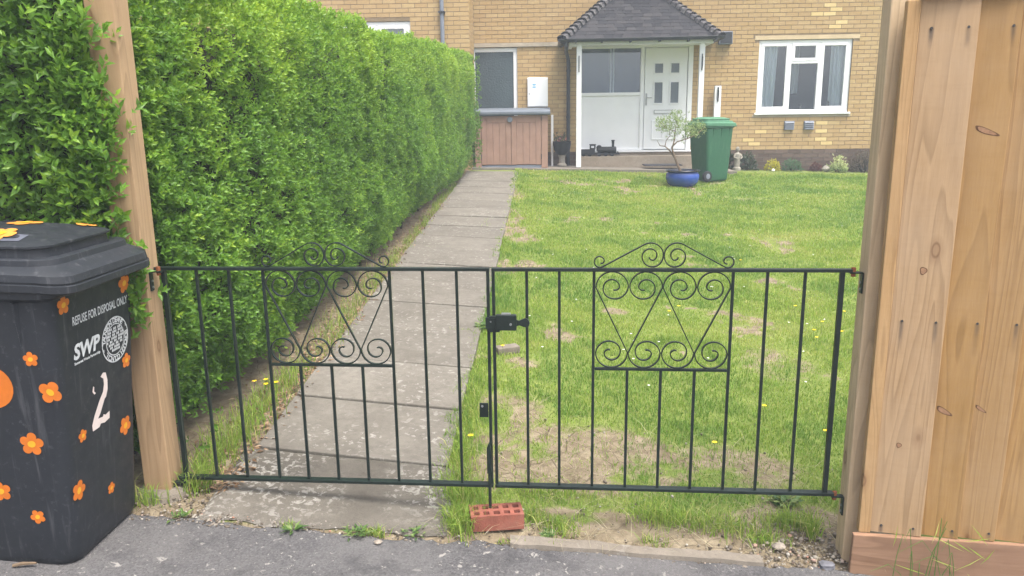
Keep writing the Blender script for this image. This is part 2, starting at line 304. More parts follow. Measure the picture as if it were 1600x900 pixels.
# ------------------------------------------------------------------ helpers: geometry
class MB:
    def __init__(s): s.v = []; s.f = []
    def add(s, vs, fs):
        o = len(s.v); s.v += [tuple(v) for v in vs]; s.f += [tuple(i + o for i in f) for f in fs]; return s
    def box(s, x0, x1, y0, y1, z0, z1):
        return s.add([(x0, y0, z0), (x1, y0, z0), (x1, y1, z0), (x0, y1, z0), (x0, y0, z1), (x1, y0, z1), (x1, y1, z1), (x0, y1, z1)],
                     [(0, 3, 2, 1), (4, 5, 6, 7), (0, 1, 5, 4), (1, 2, 6, 5), (2, 3, 7, 6), (3, 0, 4, 7)])
    def prism(s, poly, plane, a, b):
        """extrude a 2-D outline (counter-clockwise) along the third axis"""
        n = len(poly)
        def P(p, h):
            return {'xz': (p[0], h, p[1]), 'xy': (p[0], p[1], h), 'yz': (h, p[0], p[1])}[plane]
        vs = [P(p, a) for p in poly] + [P(p, b) for p in poly]
        fs = [tuple(range(n)), tuple(range(2 * n - 1, n - 1, -1))] + [(i, i + n, (i + 1) % n + n, (i + 1) % n) for i in range(n)]
        return s.add(vs, fs)
    def tube(s, pts, r, n=8, cap=True):
        pts = [Vector(p) for p in pts]; m = len(pts)
        rs = r if isinstance(r, (list, tuple)) else [r] * m
        t0 = (pts[1] - pts[0]).normalized(); up = Vector((0, 0, 1)) if abs(t0.z) < 0.9 else Vector((1, 0, 0))
        nx = t0.cross(up).normalized(); vs = []
        for i, p in enumerate(pts):
            t = ((pts[min(i + 1, m - 1)] - pts[max(i - 1, 0)])).normalized()
            nx = (nx - t * nx.dot(t)).normalized(); ny = t.cross(nx)
            for k in range(n):
                a = 2 * math.pi * (k + 0.5) / n; vs.append(p + (nx * math.cos(a) + ny * math.sin(a)) * rs[i])
        fs = [(i * n + k, i * n + (k + 1) % n, (i + 1) * n + (k + 1) % n, (i + 1) * n + k) for i in range(m - 1) for k in range(n)]
        if cap: fs += [tuple(range(n - 1, -1, -1)), tuple(range((m - 1) * n, m * n))]
        return s.add(vs, fs)
    def ribbon(s, pts, w, th):
        """flat bar bent in the xz plane: width w along y, thickness th in plane"""
        m = len(pts); P = [Vector((p[0], 0, p[1])) for p in pts]; vs = []
        for i, p in enumerate(P):
            t = (P[min(i + 1, m - 1)] - P[max(i - 1, 0)]).normalized(); nr = Vector((-t.z, 0, t.x))
            for a, b in ((-1, -1), (1, -1), (1, 1), (-1, 1)): vs.append(p + nr * (a * th / 2) + Vector((0, b * w / 2, 0)))
        fs = [(i * 4 + k, i * 4 + (k + 1) % 4, (i + 1) * 4 + (k + 1) % 4, (i + 1) * 4 + k) for i in range(m - 1) for k in range(4)]
        fs += [(3, 2, 1, 0), tuple(range((m - 1) * 4, m * 4))]
        return s.add(vs, fs)
    def lathe(s, prof, n=24, c=(0, 0, 0)):
        m = len(prof); vs = [(c[0] + r * math.cos(2 * math.pi * k / n), c[1] + r * math.sin(2 * math.pi * k / n), c[2] + z) for r, z in prof for k in range(n)]
        fs = [(i * n + k, i * n + (k + 1) % n, (i + 1) * n + (k + 1) % n, (i + 1) * n + k) for i in range(m - 1) for k in range(n)]
        if prof[0][0] > 1e-4: fs.append(tuple(range(n - 1, -1, -1)))
        if prof[-1][0] > 1e-4: fs.append(tuple(range((m - 1) * n, m * n)))
        return s.add(vs, fs)
    def build(s, name, mat, parent=None, bevel=0.0, smooth=False, loc=None, rotz=0.0, seg=2):
        me = bpy.data.meshes.new(name); me.from_pydata(s.v, [], s.f)
        bm = bmesh.new(); bm.from_mesh(me); bmesh.ops.recalc_face_normals(bm, faces=bm.faces)
        if bevel > 0:
            ed = [e for e in bm.edges if len(e.link_faces) == 2 and e.calc_face_angle(0) > 0.5]
            bmesh.ops.bevel(bm, geom=ed, offset=bevel, segments=seg, profile=0.6, affect='EDGES', clamp_overlap=True)
        bm.to_mesh(me); bm.free()
        me.materials.append(MAT[mat])
        if smooth:
            me.polygons.foreach_set('use_smooth', [True] * len(me.polygons))
            try: me.set_sharp_from_angle(angle=R(40))
            except Exception: pass
        return put(name, me, parent, loc, rotz)
def put(name, me, parent=None, loc=None, rotz=0.0):
    o = bpy.data.objects.new(name, me); COL.objects.link(o)
    if parent is not None: o.parent = parent
    if loc is not None: o.location = loc
    if rotz: o.rotation_euler.z = rotz
    return o
def thing(name, label, cat, loc=(0, 0, 0), rotz=0.0, group=None):
    return tag(put(name, None, None, loc, rotz), label, cat, group)
def tag(o, label, cat, group=None):
    o['label'] = label; o['category'] = cat
    if group: o['group'] = group
    return o
def struct(o): o['kind'] = 'structure'; return o
def stuff(o): o['kind'] = 'stuff'; return o
def np_mesh(name, V, F, mat, attrs=None, smooth=False):
    """V (n,3), F (m,k) uniform polygons"""
    me = bpy.data.meshes.new(name); V = np.asarray(V, np.float32); F = np.asarray(F, np.int32); k = F.shape[1]
    me.vertices.add(len(V)); me.vertices.foreach_set('co', V.ravel())
    me.loops.add(F.size); me.loops.foreach_set('vertex_index', F.ravel())
    me.polygons.add(len(F)); me.polygons.foreach_set('loop_start', np.arange(0, F.size, k, dtype=np.int32))
    me.polygons.foreach_set('use_smooth', np.full(len(F), bool(smooth)))
    me.materials.append(MAT[mat])
    for nm, a in (attrs or {}).items():
        at = me.attributes.new(nm, 'FLOAT', 'POINT'); at.data.foreach_set('value', np.asarray(a, np.float32))
    me.update(calc_edges=True); return me
def unit(a): return a / np.maximum(np.linalg.norm(a, axis=-1, keepdims=True), 1e-9)
_lat = rng.random((4, 257, 257))
def vnoise(x, y, s=0):
    x = np.asarray(x, float); y = np.asarray(y, float); L = _lat[s]
    xi = np.floor(x).astype(int); yi = np.floor(y).astype(int); fx = x - xi; fy = y - yi
    fx = fx * fx * (3 - 2 * fx); fy = fy * fy * (3 - 2 * fy); xi %= 256; yi %= 256
    return (L[xi, yi] * (1 - fx) + L[xi + 1, yi] * fx) * (1 - fy) + (L[xi, yi + 1] * (1 - fx) + L[xi + 1, yi + 1] * fx) * fy
def fnoise(x, y, s=0): return 0.55 * vnoise(x, y, s) + 0.3 * vnoise(2.1 * x + 7, 2.1 * y + 3, s) + 0.15 * vnoise(4.3 * x + 1, 4.3 * y + 9, s)
def leaves_mesh(name, pos, d, nrm, L, W, tint, mat):
    """many folded leaves, two quads each"""
    d = unit(d); side = unit(np.cross(d, nrm)); up = np.cross(side, d); N = len(pos)
    L = np.broadcast_to(L, (N,))[:, None]; W = np.broadcast_to(W, (N,))[:, None]
    V = np.empty((N, 5, 3)); V[:, 0] = pos
    V[:, 1] = pos + d * L * 0.48 + side * W * 0.5 + up * W * 0.16; V[:, 2] = pos + d * L * 0.5
    V[:, 3] = pos + d * L * 0.48 - side * W * 0.5 + up * W * 0.16; V[:, 4] = pos + d * L - up * L * 0.10
    b = np.arange(N)[:, None] * 5
    F = np.concatenate([b + np.array([[0, 2, 4, 1]]), b + np.array([[0, 3, 4, 2]])])
    return np_mesh(name, V.reshape(-1, 3), F, mat, {'tint': np.repeat(np.clip(tint, 0, 1), 5)})
def sprigs(P, D, k, length, L, W, tint, spread=0.75):
    """shoots at P along D, each with k leaves in opposite pairs; returns leaf arrays"""
    N = len(P); D = unit(D); ref = rng.normal(size=(N, 3)); a = unit(np.cross(D, ref)); b = np.cross(D, a)
    pos, dr, nm, ll, ww, tt = [], [], [], [], [], []
    for i in range(k):
        s = (i // 2 * 2 + 0.6) / k * length; ang = (i // 2) * 1.57 + (i % 2) * math.pi + rng.normal(0, 0.25, N)
        sd = a * np.cos(ang)[:, None] + b * np.sin(ang)[:, None]
        last = i >= k - 2; sp = spread * (0.55 if last else 1.0)
        dd = unit(D * math.cos(sp) + sd * math.sin(sp) + rng.normal(0, 0.12, (N, 3)))
        pos.append(P + D * np.asarray(s)[..., None] if np.ndim(s) else P + D * s); dr.append(dd); nm.append(unit(D - dd * (D * dd).sum(1, keepdims=True) + rng.normal(0, 0.15, (N, 3))))
        sc = rng.uniform(0.7, 1.15, N) * (0.75 if last else 1.0)
        ll.append(L * sc); ww.append(W * sc); tt.append(tint + rng.normal(0, 0.1, N) + (0.14 if last else 0))
    return [np.concatenate(x) for x in (pos, dr, nm, ll, ww, tt)]

# ------------------------------------------------------------------ the lie of the land
def gz(X, Y):
    X = np.asarray(X, float); Y = np.asarray(Y, float)
    zf = -0.073 * (np.clip(X, -3, 2.2) + 1.45); zh = 0.60 - 0.028 * np.clip(X - 0.6, -0.5, 6)
    t = np.clip((Y - 2.65) / (14.3 - 2.65), 0, 1); return zf + (zh - zf) * t
def g(X, Y): return float(gz(X, Y))
PX = lambda Y: -0.775 + 0.043 * (np.asarray(Y) - 3.0)          # path centre line
def edgeY(X): return 2.735 - 0.045 * (np.asarray(X) + 0.3)      # garden / pavement boundary
BARE = [(0.32, 3.46, 0.62, 0.38, 0.85), (-0.05, 3.95, 0.26, 0.28, 0.6), (1.0, 3.45, 0.45, 0.26, 0.6), (0.35, 2.88, 0.55, 0.16, 1.0), (1.2, 2.9, 0.45, 0.26, 1.0),
        (0.80, 5.85, 0.12, 0.1, 0.7), (0.08, 8.4, 0.2, 0.3, 0.8), (0.05, 7.2, 0.2, 0.25, 0.7), (0.0, 9.6, 0.15, 0.6, 0.8), (0.06, 11.2, 0.14, 0.8, 0.7), (1.75, 4.9, 0.3, 0.35, 0.5),
        (1.6, 9.5, 0.25, 0.2, 0.35), (-0.2, 3.25, 0.2, 0.2, 0.5), (2.6, 7.5, 0.3, 0.25, 0.3), (0.05, 2.75, 0.6, 0.1, 1.0)]
def bareness(X, Y):
    b = np.zeros(np.shape(X))
    for cx, cy, rx, ry, s in BARE:
        q = ((X - cx) / rx) ** 2 + ((Y - cy) / ry) ** 2; b = np.maximum(b, s * np.clip(1.5 - q, 0, 1))
    b = b * np.clip(-0.55 + 1.7 * fnoise(X * 3.4, Y * 3.4, 3) + 1.1 * fnoise(X * 13, Y * 13, 2), 0, 1)
    b = np.maximum(b, 0.75 * np.clip((fnoise(X * 1.7 + 9, Y * 1.7 + 4, 2) + .35 * fnoise(X * 12, Y * 12, 1) - .86) / .12, 0, 1))
    b = np.maximum(b, np.clip((np.where(X > -.3, 3.0, 2.87) - Y) / 0.14, 0, 1) * 0.95)               # strip below the gate
    hx = -1.42 + 0.079 * (Y - 3.2)
    b = np.maximum(b, np.clip((PX(Y) - 0.46 - X + 0.1) / 0.15, 0, 1) * np.where(X < hx + 0.35, 1, 0))   # under the hedge
    return b
def in_path(X, Y): return (np.abs(X - PX(Y)) < 0.46) & (Y < 14.0)

xs = np.concatenate([[-90, -30, -10, -6, -4], np.linspace(-3.2, 3.2, 129), [3.4, 3.7, 4, 4.5, 5, 5.5, 6, 6.6, 7.5, 9, 14, 40, 90]])
ys = np.concatenate([[-90, -30, -9, -8, -4, 0, 1.5, 2.2], np.linspace(2.5, 8.1, 113), np.linspace(8.3, 16, 40), [20, 40, 120]])
GX, GY = np.meshgrid(xs, ys); GZ = gz(GX, GY) - 0.012
near = (GX > -3) & (GX < 3.2) & (GY > edgeY(GX) + 0.03) & (GY < 8)
GZ = GZ + np.where(near, (fnoise(GX * 5, GY * 5) - 0.5) * 0.035 * np.clip((GY - 2.7) / 0.2, 0, 1), 0)
GZ = np.where(GY < edgeY(GX) - 0.02, GZ - 0.03, GZ)
nx, ny = len(xs), len(ys); idx = np.arange(nx * ny).reshape(ny, nx)
F = np.stack([idx[:-1, :-1], idx[:-1, 1:], idx[1:, 1:], idx[1:, :-1]], -1).reshape(-1, 4)
ground = struct(put('ground', np_mesh('ground', np.stack([GX, GY, GZ], -1).reshape(-1, 3), F, 'ground', {'bare': bareness(GX, GY).ravel()}, True)))
# pavement sheet with an uneven broken edge
px_ = np.concatenate([[-12, -8, -5, -3.5], np.linspace(-3, 3, 241), [3.5, 5, 8, 12]]); py_n = 46
V = []; 
for i, x in enumerate(px_):
    e = float(edgeY(x)) + (float(fnoise(x * 7 + 3, 5.0)) - 0.5) * 0.09 + (float(vnoise(x * 40, 9.0)) - 0.5) * 0.02
    for j in range(py_n):
        t = j / (py_n - 1); y = -1.2 + (e + 1.2) * (1 - (1 - t) ** 2)
        z = g(x, min(y, 2.6)) + 0.004 + (float(vnoise(x * 3, y * 3, 1)) - 0.5) * 0.006
        if j == py_n - 1: z -= 0.03
        V.append((x, y, z))
idx = np.arange(len(px_) * py_n).reshape(len(px_), py_n)
F = np.stack([idx[:-1, :-1], idx[1:, :-1], idx[1:, 1:], idx[:-1, 1:]], -1).reshape(-1, 4)
struct(put('pavement', np_mesh('pavement', V, F, 'asphalt', None, True)))
mb = MB(); mb.add([(-60, -8, -0.30), (60, -8, -0.30), (60, -1.33, -0.26), (-60, -1.33, -0.26)], [(0, 1, 2, 3)]); struct(mb.build('road', 'asphalt'))
mb = MB(); mb.add([(x, y, g(x, 0) + dz) for x in (-12, -3, 2.2, 12) for y, dz in ((-1.33, -0.3), (-1.33, 0.0), (-1.2, 0.01), (-1.2, -0.05))], [(i * 4 + k, i * 4 + k + 1, i * 4 + k + 5, i * 4 + k + 4) for i in range(3) for k in range(3)])
struct(mb.build('kerb', 'kerb'))

# garden path: separate slabs on a bed
path = struct(put('path', None, None, (0, 0, 0)))
yj = [3.335]
while yj[-1] < 13.6: yj.append(yj[-1] + 0.612 + random.uniform(-0.012, 0.02))
SK = math.tan(R(5.5))
def quad_slab(c, yaw, dy):
    """slab outline with slightly worn, uneven corners"""
    pts = []
    hw = 0.455
    for sx, sy in ((-1, -1), (1, -1), (1, 1), (-1, 1)):
        y = c + sy * dy / 2 - sx * hw * SK; x = float(PX(c + sy * dy / 2)) + sx * hw
        pts.append((x + random.uniform(-.006, .006), y + random.uniform(-.004, .004)))
    return pts
for i in range(len(yj) - 1):
    c = (yj[i] + yj[i + 1]) / 2; o = quad_slab(c, 0, yj[i + 1] - yj[i] - 0.014)
    cx = float(PX(c)); h = 0.016 + random.uniform(-.004, .006); mb = MB()
    vs = [(x - cx, y - c, g(x, y) + h - g(cx, c) - 0.05) for x, y in o] + [(x - cx, y - c, g(x, y) + h - g(cx, c)) for x, y in o]
    mb.add(vs, [(0, 3, 2, 1), (4, 5, 6, 7), (0, 1, 5, 4), (1, 2, 6, 5), (2, 3, 7, 6), (3, 0, 4, 7)])
    so = mb.build('slab', 'slab', path, 0.006, loc=(cx, c, g(cx, c))); so.rotation_euler = (R(random.uniform(-.7, .7)), R(random.uniform(-.5, .5)), R(random.uniform(-.4, .4)))
# poured threshold between pavement and first slab, ragged front
mb = MB(); n = 26; top = []
for i in range(n):
    x = -1.27 + 1.0 * i / (n - 1); yf = float(edgeY(x)) + 0.035 + (float(fnoise(x * 9, 2.2)) - .5) * 0.10; yb = 3.325 - (x + 0.77) * SK
    for j in range(9):
        y = yf + (yb - yf) * j / 8; top.append((x, y, g(x, y) + 0.012 + (float(fnoise(x * 8, y * 8, 2)) - .5) * 0.010 - (0.018 if j == 0 or i in (0, n - 1) else 0)))
mb.add(top, [(i * 9 + j, (i + 1) * 9 + j, (i + 1) * 9 + j + 1, i * 9 + j + 1) for i in range(n - 1) for j in range(8)])
mb.build('threshold_slab', 'threshold', path, smooth=True)
# concrete edging strip along the pavement
mb = MB(); n = 30; vs = []
for i in range(n):
    x = -0.02 + 0.98 * i / (n - 1); y0 = float(edgeY(x)) - 0.012 + (float(fnoise(x * 9, 4)) - .5) * 0.02; w = 0.062 + (float(fnoise(x * 11, 8)) - .5) * 0.03; z = g(x, 2.7)
    vs += [(x, y0, z - 0.03), (x, y0 + 0.006, z + 0.016), (x, y0 + w, z + 0.018), (x, y0 + w + 0.01, z - 0.03)]
mb.add(vs, [(i * 4 + k, i * 4 + k + 1, i * 4 + k + 5, i * 4 + k + 4) for i in range(n - 1) for k in range(3)] + [(0, 1, 2, 3), tuple(range(4 * n - 1, 4 * n - 5, -1))])
struct(mb.build('edging_kerb', 'kerb'))

# ------------------------------------------------------------------ houses
HYAW = R(-2.5); H0 = Vector((0.6, 15.05, 0.0))
def hw(u, off, z=0.0):
    c, s = math.cos(HYAW), math.sin(HYAW); return Vector((H0.x + u * c + off * s, H0.y + u * s - off * c, z))
house = thing('brick_house', 'yellow brick house with white front door, tiled porch and white window', 'house', tuple(H0), HYAW)
wing = thing('neighbouring_house', 'yellow brick house wall rising behind the hedge beside a grey downpipe', 'house', tuple(H0), HYAW)
_b = MB().box(-0.1075, 0.1075, 0.0, 0.05, -0.0325, 0.0325); _bm = {}
def brick_mesh(mat, half=False):
    k = (mat, half)
    if k not in _bm:
        me = bpy.data.meshes.new('brick'); h = 0.05125 if half else 0.1075
        m2 = MB().box(-h, h, 0.0, 0.05, -0.0325, 0.0325); me.from_pydata(m2.v, [], m2.f); me.materials.append(MAT[mat]); _bm[k] = me
    return _bm[k]
def cells(mb, x0, x1, z0, z1, opens, y0, y1):
    xc = sorted({x0, x1} | {min(max(v, x0), x1) for o in opens for v in o[:2]}); zc = sorted({z0, z1} | {min(max(v, z0), z1) for o in opens for v in o[2:]})
    for a, b in zip(xc, xc[1:]):
        for c, d in zip(zc, zc[1:]):
            if not any(o[0] <= (a + b) / 2 <= o[1] and o[2] <= (c + d) / 2 <= o[3] for o in opens): mb.box(a, b, y0, y1, c, d)
def rest_mesh(name, rects, mat, parent, y0):
    if not rects: return
    Vv = []; Ff = []
    for k, (a, b, c, d) in enumerate(rects):
        o = k * 8; j = random.uniform(-.0012, .0012)
        Vv += [(a, y0 + j, c), (b, y0 + j, c), (b, y0 + .05, c), (a, y0 + .05, c), (a, y0 + j, d), (b, y0 + j, d), (b, y0 + .05, d), (a, y0 + .05, d)]
        Ff += [(o, o + 3, o + 2, o + 1), (o + 4, o + 5, o + 6, o + 7), (o, o + 1, o + 5, o + 4), (o + 1, o + 2, o + 6, o + 5), (o + 2, o + 3, o + 7, o + 6), (o + 3, o, o + 4, o + 7)]
    stuff(put(name, np_mesh(name, Vv, Ff, mat), parent))
def brickwork(parent, wall, x0, x1, z0, z1, opens, y0, mat, score, nsingle, bond=0.0, pales=()):
    """one rectangle per brick; the best-seen full bricks become objects of their own"""
    full, rest = [], []
    k = 0; z = z0
    while z + 0.065 <= z1 + 1e-6:
        off = (0.1125 if k % 2 else 0.0) + bond; xa = x0 - 0.225 + (off % 0.225)
        # spans free of openings in this course
        spans = [(x0, x1)]
        for o in opens:
            if z + 0.06 > o[2] and z < o[3] - 0.002:
                ns = []
                for a, b in spans:
                    if o[1] <= a or o[0] >= b: ns.append((a, b)); continue
                    if o[0] > a: ns.append((a, o[0]))
                    if o[1] < b: ns.append((o[1], b))
                spans = ns
        while xa < x1:
            for a, b in spans:
                l, r_ = max(xa, a), min(xa + 0.215, b)
                if r_ - l > 0.03:
                    (full if r_ - l > 0.2149 else rest).append((l, r_, z, z + 0.065))
            xa += 0.225
        z += 0.075; k += 1
    full.sort(key=lambda q: -score((q[0] + q[1]) / 2, q[2])); single = [q for q in full[:nsingle] if score((q[0] + q[1]) / 2, q[2]) > 0]
    taken = set(single)
    for q in single:
        o = put('brick', brick_mesh(mat), wall, ((q[0] + q[1]) / 2, y0 + random.uniform(-.0012, .0012), q[2] + 0.0325))
    rest_mesh('brick_courses', [q for q in full if q not in taken] + rest, mat, parent, y0)
OP_L = (-1.32, -0.446, 1.25, 2.795); OP_P = (0.69, 2.835, 0.84, 2.83); OP_W = (4.035, 5.736, 1.525, 2.845)
LINT_L = (-1.36, 0.37, 2.79, 2.875); LINT_W = (3.95, 5.85, 2.846, 2.93)
core = MB(); cells(core, -1.36, 8.6, 0.85, 5.6, [OP_L, OP_P, OP_W], 0.004, 0.3)
wall = core.build('wall', 'mortar', house)
ROOFH = lambda u: u > 0.3 and u < 3.2
def score_main(u, z):
    s = 10 - abs(z - 2.0)
    if z > 3.62 or u > 6.15 or u < -1.3: return 0
    if 0.2 < u < 3.25 and z > 2.7: return 0 if not (u < 0.95 and z > 3.05 + (u - 0.3) * 1.0) and not (u > 2.7 and z > 3.05 + (3.2 - u)) else s - 3
    if u < 0.15 and z < 1.7: return 0
    if u < 0.7 and z < 1.3: return 0
    if 2.8 < u < 3.35 and z < 2.0: return 0
    return s + (3 if u > 3.2 else 0)
brickwork(house, wall, -1.36, 8.6, 0.855, 5.58, [OP_L, OP_P, OP_W, (LINT_L[0], LINT_L[1], 2.795, 2.872), (LINT_W[0], LINT_W[1], 2.85, 2.925)], 0.0, 'brick', score_main, 250)
pale = [(5.36, 1.305), (5.36, 1.155), (5.36, 1.005), (5.31, 0.93), (4.18, 1.155), (3.98, 1.005), (3.95, 0.93), (5.35, 3.255), (5.33, 3.33), (5.13, 3.255), (5.26, 3.405), (5.38, 3.555), (5.42, 3.105), (5.32, 3.03)]
for u, z in pale:
    k = round((z - 0.855) / 0.075); zz = 0.855 + k * 0.075; off = 0.1125 if k % 2 else 0.0
    x0 = -1.36 - 0.225 + off; n = round((u - x0 - 0.1075) / 0.225); uu = x0 + n * 0.225 + 0.1075
    o = put('brick', brick_mesh('brick_pale'), wall, (uu, -0.004, zz + 0.0325)); o['label'] = 'paler replacement brick'
# dark plinth
pl = MB(); pl.box(-1.36, 0.69, 0.006, 0.3, 0.2, 0.85); pl.box(2.835, 8.6, 0.006, 0.3, 0.2, 0.85)
plinth = pl.build('plinth', 'mortar_grey', house)
def score_pl(u, z): return 5 - abs(u - 4.8) if (3.5 < u < 6.3 and z > 0.45) or (0.15 < u < 0.65 and z > 0.55) else 0
brickwork(house, plinth, -1.36, 0.69, 0.33, 0.845, [], -0.002, 'brick_dark', score_pl, 20, 0.05)
brickwork(house, plinth, 2.835, 8.6, 0.33, 0.845, [], -0.002, 'brick_dark', score_pl, 70, 0.05)
MB().box(LINT_L[0], LINT_L[1], -0.03, 0.2, 2.797, 2.870).build('lintel', 'concrete_lintel', house, 0.004)
MB().box(LINT_W[0], LINT_W[1], -0.004, 0.2, 2.848, 2.922).build('lintel', 'lintel_buff', house, 0.003)
# simple eaves and roof far above the frame
MB().box(-1.36, 8.9, -0.4, 0.3, 5.6, 5.72).build('soffit', 'upvc', house)
MB().add([(-1.4, -0.5, 5.72), (9, -0.5, 5.72), (9, 4.2, 8.4), (-1.4, 4.2, 8.4), (-1.4, -0.5, 5.6), (9, -0.5, 5.6), (9, 4.2, 8.25), (-1.4, 4.2, 8.25)], [(0, 1, 2, 3), (4, 7, 6, 5), (0, 4, 5, 1), (1, 5, 6, 2), (3, 2, 6, 7), (0, 3, 7, 4)]).build('roof', 'tile', house)
# rooms behind the windows
def room(parent, u0, u1, z0, z1):
    m = MB(); a, b, c, d = u0 - 0.3, u1 + 0.3, z0 - 0.4, z1 + 0.2
    m.add([(a, 0.32, c), (b, 0.32, c), (b, 2.4, c), (a, 2.4, c), (a, 0.32, d), (b, 0.32, d), (b, 2.4, d), (a, 2.4, d)], [(0, 3, 2, 1), (4, 5, 6, 7), (1, 2, 6, 5), (2, 3, 7, 6), (3, 0, 4, 7)])
    return m.build('room', 'room', parent)
room(house, 4.03, 5.74, 1.5, 2.85)
def frame_rect(m, u0, u1, z0, z1, w, y0, y1):
    m.box(u0, u1, y0, y1, z1 - w, z1); m.box(u0, u1, y0, y1, z0, z0 + w)
    m.box(u0, u0 + w, y0, y1, z0 + w, z1 - w); m.box(u1 - w, u1, y0, y1, z0 + w, z1 - w)
def pane(parent, u0, u1, z0, z1, y, mat='glass'):
    return MB().box(u0, u1, y, y + 0.006, z0, z1).build('pane', mat, parent)
def curtain(parent, u0, u1, z0, z1, y, waves, taper=0.0):
    m = MB(); n = 48; vs = []
    for i in range(n):
        t = i / (n - 1); d = math.sin(t * waves * 2 * math.pi) * 0.022 + math.sin(t * waves * 5.3 + 1) * 0.008
        vs += [(u0 + (u1 - u0) * t, y + d * 0.7, z1), (u0 + (u1 - u0 - taper) * t + taper * .3 * t, y + d * 1.2, z0)]
    m.add(vs, [(2 * i, 2 * i + 1, 2 * i + 3, 2 * i + 2) for i in range(n - 1)])
    return m.build('curtain', 'curtain', parent, smooth=True)
def sash(parent, u0, u1, z0, z1, y, w=0.065, name='sash', mat='glass'):
    m = MB(); frame_rect(m, u0, u1, z0, z1, w, y, y + 0.05); s_ = m.build(name, 'upvc', parent, 0.008)
    return s_
# main window: outer frame, three lights
m = MB(); frame_rect(m, 4.035, 5.736, 1.535, 2.843, 0.055, 0.035, 0.10); m.box(4.60, 4.65, 0.035, 0.10, 1.59, 2.788); m.box(5.135, 5.185, 0.035, 0.10, 1.59, 2.788); m.box(4.65, 5.135, 0.035, 0.10, 2.42, 2.465)
win = m.build('window', 'upvc', house, 0.006)
MB().prism([(4.00, 1.498), (5.77, 1.498), (5.77, 1.534), (4.00, 1.534)], 'xz', -0.045, 0.1).build('sill', 'upvc', win, 0.008)
MB().box(3.97, 5.79, -0.008, 0.03, 1.452, 1.4965).build('sub_sill', 'concrete_lintel', house, 0.003)
for a, b, c, d in ((4.09, 4.60, 1.59, 2.788), (5.185, 5.681, 1.59, 2.788), (4.65, 5.135, 2.465, 2.788)):
    sash(win, a, b, c, d, 0.028, 0.055); pane(win, a + 0.05, b - 0.05, c + 0.05, d - 0.05, 0.06)
pane(win, 4.645, 5.14, 1.585, 2.425, 0.075)
curtain(win, 4.11, 4.42, 1.56, 2.83, 0.14, 4, 0.05); curtain(win, 5.40, 5.68, 1.56, 2.83, 0.14, 4, -0.03); curtain(win, 4.88, 5.06, 1.9, 2.83, 0.9, 2)
o = tag(MB().lathe([(0.02, 0), (0.03, .01), (0.012, .03), (0.02, .06), (0.028, .1), (0.012, .14), (0.018, .17), (0.0, .2)], 12).build('window_ornament', 'stone', None, smooth=True, loc=hw(4.23, -0.19, 1.56)), 'small pale ornament on the sill behind the left pane of the white window', 'ornament')
o = tag(MB().lathe([(0.03, 0), (0.05, .03), (0.055, .07), (0.03, .11), (0.012, .13), (0.03, .15), (0.0, .19)], 12).build('window_ornament', 'stone', None, smooth=True, loc=hw(5.42, -0.17, 1.56)), 'small pale ornament behind the right pane of the white window', 'ornament')
o = tag(MB().lathe([(0.04, 0), (0.05, .02), (0.02, .05), (0.015, .08), (0.035, .11), (0.0, .14)], 10).build('window_ornament', 'stone', None, smooth=True, loc=hw(4.92, -0.2, 1.56)), 'little white ornament low in the middle pane of the white window', 'ornament')
# obscure window on the left
m = MB(); frame_rect(m, -1.32, -0.446, 1.25, 2.79, 0.075, 0.03, 0.10); w2 = m.build('window', 'upvc', house, 0.008)
pane(w2, -1.25, -0.515, 1.32, 2.72, 0.055, 'obscure_glass')
MB().box(-1.3, -0.46, 0.12, 0.16, 1.2, 2.8).build('blind', 'room', w2)  # flat dark sheet in the dim room colour
# porch screen: fixed light over a plain panel, door beside it
m = MB(); m.box(0.69, 0.74, 0.0, 0.10, 0.87, 2.83); m.box(1.865, 1.935, 0.0, 0.10, 0.87, 2.83); m.box(2.745, 2.835, 0.0, 0.10, 0.87, 2.83); m.box(0.74, 1.865, 0.0, 0.10, 2.745, 2.83); m.box(1.935, 2.745, 0.0, 0.10, 2.75, 2.83); m.box(0.74, 1.865, 0.0, 0.10, 1.885, 1.945); m.box(0.74, 1.865, 0.0, 0.10, 0.87, 0.91)
scr = m.build('door_screen', 'upvc', house, 0.006)
pane(scr, 0.735, 1.87, 1.94, 2.75, 0.045); MB().box(0.735, 1.87, 0.10, 0.108, 1.90, 2.76).build('blind', 'porch_blind', scr); curtain(scr, 1.27, 1.38, 1.93, 2.75, 0.088, 2); MB().box(0.735, 1.87, 0.03, 0.09, 0.905, 1.89).build('panel', 'upvc', scr, 0.004)  # dark sheet painted as dim interior; pale curtain strip added as streak in glass
MB().box(0.69, 2.835, 0.11, 0.2, 0.84, 2.83).build('backing_panel', 'upvc', scr)
MB().box(0.67, 2.85, -0.06, 0.1, 0.835, 0.868).build('sill', 'upvc', scr, 0.006)
door = MB().box(1.945, 2.735, 0.012, 0.08, 0.885, 2.742).build('door', 'upvc', house, 0.006)
def moulding(u0, u1, z0, z1, w=0.022, glass=True):
    m = MB(); frame_rect(m, u0, u1, z0, z1, w, -0.004, 0.02); m.build('moulding', 'upvc', door, 0.006)
    if glass: pane(door, u0 + w, u1 - w, z0 + w, z1 - w, 0.004, 'lead_glass')
for a in (2.11, 2.41): moulding(a, a + 0.19, 2.27, 2.48); moulding(a, a + 0.19, 1.72, 2.14); moulding(a - 0.02, a + 0.21, 1.06, 1.42, 0.028, False)
m = MB(); frame_rect(m, 2.13, 2.48, 1.545, 1.615, 0.012, -0.006, 0.02); lb = m.build('letterbox', 'steel', door); MB().box(2.142, 2.468, -0.001, 0.018, 1.557, 1.603).build('flap', 'upvc', lb)
